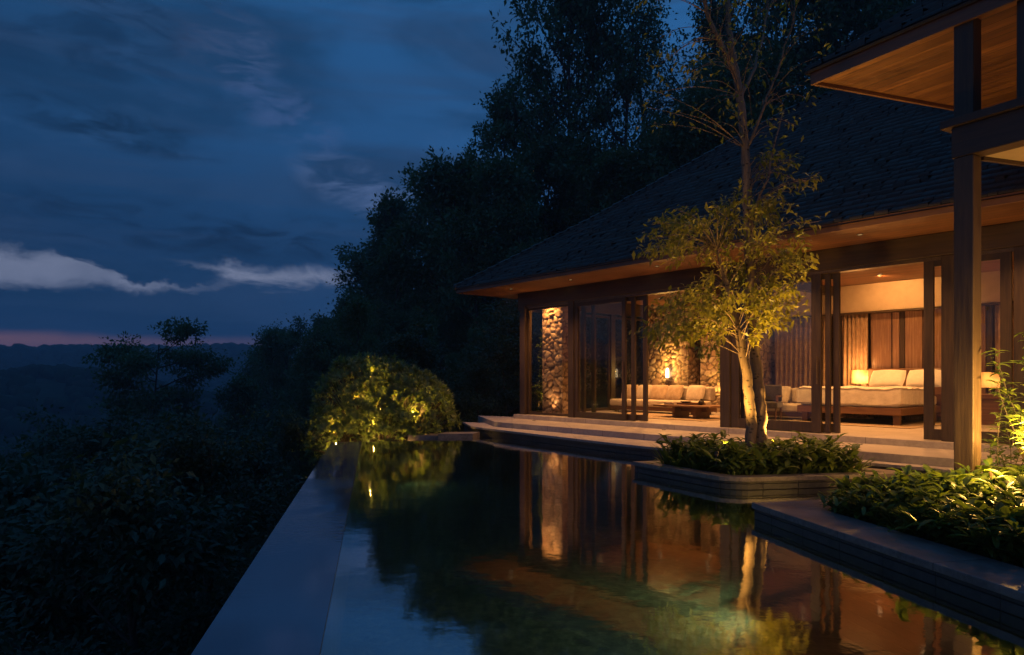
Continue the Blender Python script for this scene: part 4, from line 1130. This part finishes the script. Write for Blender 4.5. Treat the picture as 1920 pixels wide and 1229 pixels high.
# a few wispy leafy shoots right of the trunk in front of the roof
for _ in range(26):
    c = gp(rng.uniform(1430, 1520), rng.uniform(270, 420), 8.8+rng.uniform(-.4, .4)); leafy(np.array(c), .15, int(rng.integers(4, 9)), .11)
L_ = np.array(L_)
tm.build('trunk', M_BARK2, gt, smooth=True)
leaves('crown', np.array(P_), np.array(D_l), np.array(N_), L_, L_*rng.uniform(.30, .42, len(L_)), M_LEAF_TREE, gt, fold=.22, droop=.22)

# ================================================================== BED PLANTS
def strap_plant(seed, n=26, L=.30, W_l=.045, bend=.55):
    rg = np.random.default_rng(seed); e = empty('strap_leaf_plant', (0, 0, 0), 0, 'x', 'plant')
    an = rg.random(n)*2*PI; el_ = rg.uniform(.35, 1.4, n); D = np.stack([np.cos(an)*np.cos(el_), np.sin(an)*np.cos(el_), np.sin(el_)], -1)
    P = np.stack([np.cos(an)*.02, np.sin(an)*.02, np.full(n, -.02)], -1)
    o = straps('foliage', P, D, L*rg.uniform(.6, 1.2, n), W_l*rg.uniform(.7, 1.2, n), M_LEAF_BED, e, bend*rg.uniform(.5, 1.3, n), 5, rg)
    return e
def leafy_plant(seed, n=60, L=.17, W_l=.046, h=.26):
    """stems with pointed oval leaves hanging outwards"""
    rg = np.random.default_rng(seed); e = empty('leafy_plant', (0, 0, 0), 0, 'x', 'plant')
    P = []; D = []; Ls = []; st = MB()
    for k in range(11):
        an = rg.random()*2*PI; sp_ = rg.uniform(.05, .24); top = np.array([math.cos(an)*sp_, math.sin(an)*sp_, h*rg.uniform(.6, 1.15)])
        tw = smooth_path([(0, 0, -.02), top*.5+np.array([0, 0, .05]), top], 3); st.tube(tw, [.005]*len(tw), 4, False)
        for q in range(n//5):
            i = rg.integers(2, len(tw)); a2 = rg.random()*2*PI; ev = rg.uniform(-.2, .9)
            P.append(np.array(tw[i])); D.append((math.cos(a2)*math.cos(ev), math.sin(a2)*math.cos(ev), math.sin(ev))); Ls.append(L*rg.uniform(.6, 1.25))
    Ls = np.array(Ls); n_ = len(Ls)
    straps('foliage', P, D, Ls, Ls*W_l/L*rg.uniform(.8, 1.2, n_), M_LEAF_BED, e, rg.uniform(.3, 1.0, n_), 4, rg)
    st.build('stems', M_LEAF_BED, e)
    return e
strapP = [strap_plant(s_, n=n, L=L, W_l=w_, bend=b) for s_, n, L, w_, b in ((1, 34, .34, .050, .8), (2, 30, .30, .060, .9), (3, 36, .36, .044, 1.0), (4, 28, .27, .066, .7))]
leafP = [leafy_plant(s_, L=L, h=h) for s_, L, h in ((5, .125, .26), (6, .15, .22), (7, .11, .32))]
def inside(p, poly):
    x, y = p; c = False; n = len(poly)
    for i in range(n):
        x1, y1 = poly[i]; x2, y2 = poly[(i+1) % n]
        if (y1 > y) != (y2 > y) and x < (x2-x1)*(y-y1)/(y2-y1)+x1: c = not c
    return c
rg = random.Random(5)
inn1 = offset_poly(plt[::-1] if sum(plt[k][0]*plt[(k+1) % len(plt)][1]-plt[(k+1) % len(plt)][0]*plt[k][1] for k in range(len(plt))) < 0 else plt, .30)
pts = []; tries = 0
while len(pts) < 62 and tries < 9000:
    tries += 1; p = (rg.uniform(1.7, 4.6), rg.uniform(7.9, 9.7))
    if not inside(p, inn1) or math.hypot(p[0]-3.13, p[1]-TD_) < .17 or min(math.hypot(p[0]-3.46, p[1]-8.86), math.hypot(p[0]-2.52, p[1]-8.42)) < .15: continue
    if any(math.hypot(p[0]-q[0], p[1]-q[1]) < .155 for q in pts): continue
    pts.append(p)
for i, p in enumerate(pts):
    near = p[1] < 8.5
    lf_ = rg.random() < .5
    if lf_: place(leafP[i % 3], (p[0], p[1], .06), rg.uniform(1.05, 1.4), rg.uniform(0, 6.28), 'low leafy plant in the bed around the garden tree', 'leafy plants around the garden tree')
    else: place(strapP[i % 4], (p[0], p[1], .06), rg.uniform(.9, 1.25), rg.uniform(0, 6.28), 'low strap-leaved plant in the bed around the garden tree', 'strap-leaved plants around the garden tree')
# right bed
def inbed(p):
    b, a = pl(*p); return b > b0+.56 and a < a0-.42
pts = []; tries = 0
while len(pts) < 270 and tries < 60000:
    tries += 1; d = rg.uniform(3.0, 6.9); k = rg.uniform(.42, .92); p = (k*d, d)
    if not inbed(p) or math.hypot(p[0]-4.32, p[1]-6.45) < .16 or math.hypot(p[0]-4.44, p[1]-5.88) < .13: continue
    if any(math.hypot(p[0]-q[0], p[1]-q[1]) < .115 for q in pts): continue
    pts.append(p)
for i, p in enumerate(pts):
    b, a = pl(*p); lowr = b < b0+.8
    pr = leafP[i % 3] if rg.random() < .72 else strapP[i % 4]
    nm = 'leafy plant in the right foreground planter' if pr in leafP else 'strap-leaved plant in the right foreground planter'
    place(pr, (p[0], p[1], .05), rg.uniform(.85, 1.15)*(.9 if lowr else 1.2), rg.uniform(0, 6.28), 'low '+nm, ('leafy' if pr in leafP else 'strap-leaved')+' plants in the right foreground planter')
# tall climbing shrubs at the veranda post
def tall_plant(seed, loc, h, n, label, L=.10, spread=.28):
    rg_ = np.random.default_rng(seed); e = empty('climbing_plant', loc, 0, label, 'plant'); st = MB(); P = []; D = []; Ls = []
    for k in range(n):
        an = rg_.random()*2*PI; hh = h*rg_.uniform(.55, 1.); sp_ = spread*rg_.uniform(.3, 1)
        tw = smooth_path([(0, 0, 0), (math.cos(an)*sp_*.5, math.sin(an)*sp_*.5, hh*.4), (math.cos(an+.6)*sp_, math.sin(an+.6)*sp_, hh*.75), (math.cos(an+1)*sp_*1.3, math.sin(an+1)*sp_*1.3, hh)], 5)
        st.tube(tw, list(np.linspace(.007, .002, len(tw))), 5, False)
        for i in range(3, len(tw)):
            for q in range(4):
                a2 = rg_.random()*2*PI; P.append(np.array(tw[i])+rg_.normal(0, .012, 3)); D.append((math.cos(a2), math.sin(a2), rg_.uniform(-.3, .7))); Ls.append(L*rg_.uniform(.6, 1.3))
    Ls = np.array(Ls); st.build('stems', M_BARK, e); straps('foliage', P, D, Ls, Ls*.30, M_LEAF_BED, e, .5, 4, rg_)
    return e
tall_plant(1, (4.62, 6.42, .05), 1.15, 6, 'thin climbing plant just right of the veranda post base')
tall_plant(2, (4.72, 6.1, .05), 1.75, 7, 'tallest climbing plant between the veranda post and the right edge', .11)
tall_plant(3, (4.55, 5.75, .05), 1.15, 8, 'bushy climbing plant at the far right edge above the uplight', .12)
e = empty('path_lamp', (4.70, 5.55, 0.05), 0, 'low path lamp standing in the right planter beyond the edge of the view', 'path lamp')
MB().tube([(0, 0, 0), (0, 0, 1.0)], .018, 10).build('pole', M_METAL, e); MB().lathe([(.12, 1.10), (.13, 1.11), (.02, 1.16)], k=18).build('hood', M_METAL, e); MB().lathe([(.03, 1.0), (.035, 1.03), (.03, 1.09)], k=14).build('lens', M_LENS, e, smooth=True)
point(e, (-.06, .02, 1.04), 170, YEL, .04)
# light among the leaves
gl_ = garden_spot((4.44, 5.88, .56), (4.40, 6.20, .95), 60, YEL, 178, 'garden uplight hidden among bright leaves at the foot of the veranda post', .05, 1.)
point(None, (0, 0, -50), 0, YEL) if False else None
point(gl_, (-.03, -.03, .26), 34, YEL, .03)
g2_ = garden_spot((3.86, 5.45, .42), (4.1, 6.0, 1.0), 12, YEL, 150, 'garden uplight in the middle of the leafy plants of the right foreground planter', .04)
point(g2_, (0, 0, .30), 34, YEL, .03)
garden_spot((3.46, 8.86, .26), (3.14, 8.86, 2.4), 300, YEL, 74, 'garden uplight at the right foot of the garden tree', .03)
garden_spot((2.52, 8.42, .28), (2.98, 8.82, 1.75), 270, YEL, 92, 'garden uplight left of the garden tree trunks', .03)

# ================================================================== BIG SHRUB AT THE END OF THE POOL
sb = empty('round_shrub', (-3.0, 16.0, -.4), 0, 'big rounded shrub lit yellow from below at the far end of the pool', 'shrub')
rg2 = np.random.default_rng(31); P = []; D = []; N = []; Ls = []; bo = np.array([-3.0, 16.0, -.4]); st = MB(); rv = []
lobes = [((-3.45, 16.0, .48), (1.20, 1.1, 1.30), 560), ((-2.45, 16.1, .35), (1.12, 1.1, 1.12), 470), ((-3.9, 15.7, -.25), (.95, .9, .85), 240), ((-2.95, 16.05, .52), (1.05, 1.0, 1.18), 260), ((-3.2, 15.6, .05), (1.2, .8, .8), 150)]
for (c, r_, n) in lobes:
    for _ in range(n):
        v_ = unit(rg2.normal(0, 1, 3)); 
        if v_[2] < -.35: v_[2] *= -1
        rad = rg2.uniform(.72, 1.03)**.6; q = np.array(c)+v_*np.array(r_)*rad*(1+.04*math.sin(v_[0]*9+v_[2]*7))
        nr = unit(v_/np.array(r_)+np.array([0, 0, .25])+rg2.normal(0, .22, 3)); cr0 = rg2.random()
        if rg2.random() < .4: s0 = np.array([-3.05+rg2.normal(0, .25), 15.95, -.4]); tw = smooth_path([s0, (s0+q)/2+np.array([0, 0, -.15]), q], 3); st.tube([tuple(a-bo) for a in tw], list(np.linspace(.02, .005, len(tw))), 4, False)
        for k in range(17):
            an = k*2.4+rg2.random(); t1 = unit(np.cross(nr, (0, 0, 1.))+1e-3); t2 = np.cross(nr, t1); op = rg2.uniform(.25, 1.25)
            d = nr*math.cos(op)+(t1*math.cos(an)+t2*math.sin(an))*math.sin(op)
            P.append(q-bo-nr*.03*k/17); D.append(d); N.append(nr); Ls.append(.17*rg2.uniform(.65, 1.2)); rv.append(cr0*.5+rg2.random()*.5)
Ls = np.array(Ls); st.build('stems', M_BARK, sb)
leaves('foliage', np.array(P), np.array(D), np.array(N)+1e-3, Ls, Ls*.24, M_LEAF_SHRUB, sb, fold=.15, droop=.10, rnd=np.array(rv))
garden_spot((-3.0, 14.90, -.40), (-3.0, 15.5, .9), 16, YEL, 150, 'garden uplight under the middle of the big round shrub', .03, group='shrub uplights')
garden_spot((-3.85, 14.70, -.60), (-3.7, 15.4, .7), 34, YEL, 150, 'garden uplight under the left side of the big round shrub', .03, group='shrub uplights')
garden_spot((-2.25, 15.0, -.38), (-2.3, 15.6, .9), 34, YEL, 150, 'garden uplight under the right side of the big round shrub', .03, group='shrub uplights')

for k, (x, y, z, p_) in enumerate([(-3.50, 15.38, .75, 46), (-2.80, 15.42, .70, 42), (-3.95, 15.32, .15, 34), (-2.20, 15.52, .50, 44), (-3.1, 15.32, .25, 22), (-3.25, 15.62, 1.30, 50)]):  # bulbs added among the leaves to spread the glow upward
    e = empty('shrub_bulb', (x, y, z), 0, ['small bulb among the leaves near the upper middle of the round shrub', 'small bulb among the leaves in the centre right of the round shrub', 'small bulb among the leaves low on the left of the round shrub',
        'small bulb among the leaves at the right of the round shrub', 'small bulb among the leaves low in the middle of the round shrub', 'small bulb among the leaves near the top of the round shrub'][k], 'bulb', 'bulbs inside the round shrub')
    MB().lathe([(.008, -.03), (.02, 0), (.018, .02), (.006, .035)], k=10).build('bulb', M_DIMLENS, e, smooth=True); MB().tube([(0, 0, -.03), (0, .02, -.2), (.03, .3, -z-.2)], .005, 5).build('cord', M_METAL, e)
    point(e, (0, -.03, .03), p_*.62, (1., .52, .08), .02)
# small plants lit at the corner stone column and indoor plants
def pot_plant(name, loc, label, h=.9, n=5, L=.12, seed=1, sp=.22):
    e = tall_plant(seed, loc, h, n, label, L, sp); e.name = name; e['category'] = 'plant'; return e
pot_plant('vine', hw(.17, .56, ZF), 'thin uplit vine climbing the left edge of the corner stone column', 2.4, 7, .09, 41, .05)
pot_plant('bushy_plant', hw(.14, .42, ZF), 'small uplit bushy plant at the foot of the corner stone column', .75, 9, .09, 42, .09)
e = pot_plant('indoor_plant', hw(3.0, 4.35, ZF+.62), 'leafy houseplant in front of the second lit stone column', 1.1, 9, .13, 43)

# ================================================================== UNDERWATER LIGHTS
def pool_light(b, a, z, dirn, power, col, ang, label, blend=.9):
    e = empty('pool_light', pw(b, a, z), 0, label, 'pool light', 'underwater pool lights')
    d = Vector(dirn).normalized()
    MB().tube([(0, 0, 0), d*.03], .030, 14).build('trim_ring', M_METAL, e); MB().tube([d*.0302, d*.033], .012, 12).build('lens', M_DIMLENS, e)
    spot(e, d*.06, d*3, power, col, ang, blend, .05)
GRN = (.75, 1., .42)
pool_light(3.66, 2.0, -.35, (-1, .1, -.35), 95, (1., .85, .42), 130, 'underwater light in the wall of the foreground planter')
pool_light(3.66, -.2, -.35, (-1, .3, -.35), 80, (1., .80, .40), 130, 'underwater light in the planter wall nearest the camera')
pool_light(1.2, 10.8, -.35, (.2, -1, -.30), 16, GRN, 140, 'underwater light in the far end wall below the round shrub')
pool_light(3.60, 2.41, -.35, (-.5, .9, -.3), 40, (1., .85, .42), 130, 'underwater light near the far corner of the foreground planter')

# ================================================================== FOREST
def zt_(x, y): return float(terrain(np.array([x]), np.array([y]))[0])
PR = {}
dense = [make_tree('forest_tree', 100+i, M_LEAF_FAR, 'x', 'tree', None, H=10., base=.16, rad=r_, nl=17, ns=6, nt=5, lpt=24, leaf=.27, clump=.30, tr=.17) for i, r_ in enumerate((3.3, 3.0, 3.6))]
tallt = [make_tree('tall_forest_tree', 120+i, M_LEAF_FAR, 'x', 'tree', None, H=16., base=.22, rad=4.9, nl=22, ns=6, nt=4, lpt=24, leaf=.30, clump=.28, tr=.24, wob=.14) for i in range(2)]
openb = make_tree('bare_branched_tree', 141, M_LEAF_FAR, 'x', 'tree', None, H=16., base=.26, rad=4.0, nl=20, ns=8, nt=6, lpt=6, leaf=.24, clump=.26, tr=.20, profile='fan', wob=.10)
lone = make_tree('flat_topped_tree', 151, M_LEAF_FAR, 'x', 'tree', None, H=12., base=.42, rad=4.3, nl=15, ns=8, nt=5, lpt=34, leaf=.26, clump=.40, profile='umbrella', flat=.45, tr=.16)
bushp = [make_tree('slope_tree', 160+i, M_LEAF_DIM, 'x', 'tree', None, H=5., base=.08, rad=2.3, nl=16, ns=6, nt=5, lpt=(34, 22, 16)[i], leaf=(.12, .17, .22)[i], clump=.22, tr=.10) for i in range(3)]
rg = random.Random(77)
def put(proto, H, px, ytop, d, label, group, ws=1., FD=1.):
    d *= FD
    x = (px-960)/1280*d; zb = zt_(x, d)-.3; top = H0+(708-ytop)/1280*d; sc = max(.25, (top-zb)/H)
    return place(proto, (x, d, zb), sc*ws, rg.uniform(0, 6.28), label, group, sc)
hill = [(478, 668, 84), (520, 622, 72), (556, 618, 66), (600, 600, 60), (640, 586, 54), (668, 560, 49)]
for i, (px, y, d) in enumerate(hill):
    put(dense[i % 3], 10.2, px, y, d, ['lowest dark tree at the far left end of the descending skyline', 'dark tree second from the left end of the descending skyline', 'dark tree third from the left end of the descending skyline', 'dark tree fourth from the left end of the descending skyline', 'dark tree fifth from the left end of the descending skyline', 'dark tree at the foot of the big hillside crowns, top of the descending skyline'][i], 'trees on the descending skyline', .9, 1.4)
up = [(712, 448, 42, .95), (752, 378, 42, .8), (800, 362, 40, .8), (850, 350, 38, .8)]
lbl = ['dark tree at the left end of the hillside mass, lowest of its crown row', 'dark tree second from the left in the stepped hillside crown row', 'dark tree in the middle of the stepped hillside crown row', 'dark tree just left of the tall trees']
for (px, y, d, ws), lb in zip(up, lbl): put(dense[rg.randrange(3)], 10.2, px, y, d, lb, None, ws, 1.9)
tall = [(958, 185, 35, .74), (1048, 0, 34, .66), (1075, -70, 33, .70), (1345, 30, 37, .45), (1440, -110, 31, .62), (1510, -90, 34, .9), (1620, -100, 31, .9), (1730, -60, 32, .9), (1850, -60, 34, .9)]
lbl = ['tall dark tree leaning out at the left edge of the tall group', 'tall dark tree, second of the tall group from the left', 'tall dark tree left of the bare-branched tree', 'tall dark tree behind the garden tree top, on its left', 'tall dark tree behind the top of the garden tree',
       'tall dark tree above the left part of the roof ridge', 'tall dark tree just left of the veranda eave tip', 'tall dark tree behind the veranda roof', 'tall dark tree at the far right behind the veranda roof']
for i, ((px, y, d, ws), lb) in enumerate(zip(tall, lbl)): put(tallt[i % 2], 16.2, px, y, d, lb, None, ws, 1.9)
put(openb, 16., 1165, -40, 31, 'tall airy tree with bare fanned branches against the sky above the roof', None, .78, 1.9)
put(openb, 16., 1300, -60, 33, 'third airy tree with fine branches behind the garden tree top', None, .75, 1.9)
put(openb, 16., 1225, 20, 36, 'second airy tree with fine branches right behind the first one', None, .7, 1.9)
# the wooded flank below
fill = []
for (x0, x1, y0, y1, d0, d1, n) in [(560, 900, 470, 640, 28, 38, 16), (880, 1300, 250, 420, 27, 32, 13), (640, 950, 560, 740, 21, 27, 13), (1300, 1760, 110, 240, 27, 30, 8), (430, 640, 690, 800, 34, 60, 12)]:
    for _ in range(n): fill.append((rg.uniform(x0, x1), rg.uniform(y0, y1), rg.uniform(d0, d1)))
for px, y, d in fill:
    sil = np.interp(px, [430, 520, 640, 690, 760, 860, 900, 1000, 1900], [700, 640, 600, 470, 400, 370, 230, 60, -50])
    y = max(y, sil+25)
    put(dense[rg.randrange(3)], 10.2, px, y, d, 'dark bushy tree among the mass on the hillside flank', 'bushy trees on the hillside flank', rg.uniform(.75, 1.0) if d > 27 else rg.uniform(.6, .8), 1.85 if d > 27 else 1.35)
# undergrowth seen past the left side of the house and behind it
for px, y, d in [(905, 690, 20.5), (950, 640, 22.5), (880, 740, 19.5), (1010, 600, 25), (1080, 640, 27), (1150, 650, 28), (830, 700, 20), (1120, 560, 31), (1200, 600, 31), (760, 640, 24)]:
    put(bushp[rg.randrange(3)], 5.1, px, y, d, 'dark leafy undergrowth bush beside the left end of the villa', 'undergrowth bushes beside the villa', 1.2)
put(lone, 12., 292, 606, 62, 'lone flat-topped tree standing against the pink horizon on the left', None, .72)
# slope below the pool
n = 0; placed = []
for _ in range(4000):
    if n >= 74: break
    y = rg.uniform(4.5, 75)**1.0; k = rg.uniform(-.86, -.05); x = k*y; b, a = pl(x, y)
    if b > -1.6-2.2*min(1, y/12) or (y > 12 and b > -4.5): continue
    if any(math.hypot(x-q[0], y-q[1]) < 2.1+.035*y for q in placed): continue
    zb = zt_(x, y); mx = H0-np.interp(y, [4, 9, 14, 25, 45, 75], [2.9, 2.3, 1.5, 1.6, 2.4, 4.2])
    hgt = rg.uniform(4.5, 9)
    top = min(zb+hgt, mx-rg.uniform(0, 1.4)); 
    if top-zb < 1.6: continue
    placed.append((x, y)); n += 1
    sc = (top-zb)/5.1
    place(bushp[rg.randrange(3)], (x, y, zb-.2), max(sc, .8)*rg.uniform(.85, 1.1), rg.uniform(0, 6.28), 'dark leafy tree on the slope below the pool', 'trees on the slope below the pool', sc)
# the round-topped one just left of the pool
put(bushp[0], 5.1, 372, 838, 12.5, 'bluish-green leafy tree top just beyond the left pool edge, nearest of the slope trees', None, 1.0)
put(bushp[1], 5.1, 270, 905, 9.5, 'bluish-green leafy tree top in the lower left below the pool edge', None, 1.0)
put(bushp[0], 5.1, 560, 800, 15.5, 'dark leafy tree filling the gap left of the round shrub', None, .8)
# far woods: leafy clumps spread over the valley and ridges
rn = np.random.default_rng(9); NC = 9000
r_ = np.sqrt(rn.random(NC))*1250+90; a_ = np.radians(rn.uniform(-44, 8, NC)); x = r_*np.sin(a_); y = r_*np.cos(a_); z = terrain(x, y)
ico = []; ph = (1+5**.5)/2
ico_v = unit(np.array([(-1, ph, 0), (1, ph, 0), (-1, -ph, 0), (1, -ph, 0), (0, -1, ph), (0, 1, ph), (0, -1, -ph), (0, 1, -ph), (ph, 0, -1), (ph, 0, 1), (-ph, 0, -1), (-ph, 0, 1)], float))
ico_f = np.array([(0, 11, 5), (0, 5, 1), (0, 1, 7), (0, 7, 10), (0, 10, 11), (1, 5, 9), (5, 11, 4), (11, 10, 2), (10, 7, 6), (7, 1, 8), (3, 9, 4), (3, 4, 2), (3, 2, 6), (3, 6, 8), (3, 8, 9), (4, 9, 5), (2, 4, 11), (6, 2, 10), (8, 6, 7), (9, 8, 1)])
sz = rn.uniform(2.6, 5.6, NC)*(1+.5*sst(r_, 300, 900)); sh_ = rn.uniform(.7, 1.25, (NC, 12, 1))
V = ico_v[None]*sh_*sz[:, None, None]*np.array([1.15, 1.15, 1.])+np.stack([x, y, z+sz*.75], -1)[:, None]
F = (ico_f[None]+(np.arange(NC)*12)[:, None, None]).reshape(-1, 3)
fw = arrays('distant_woods', V.reshape(-1, 3), F, M_GROUND, None); tag(fw, 'wooded valley and far ridges fading to blue under the sunset', 'woods', None, 'stuff')

# ================================================================== HAZE
hz = MB().box(-2600, 2600, -70, 2600, -60, 110)
m, t, out = mat('evening_haze'); pv = t.new('ShaderNodeVolumePrincipled'); pv.inputs['Color'].default_value = (.62, .78, 1, 1)
pv.inputs['Density'].default_value = .00055; pv.inputs['Anisotropy'].default_value = 0
t.l.new(pv.outputs[0], out.inputs['Volume'])
ho = hz.build('haze', m); tag(ho, kind='stuff')
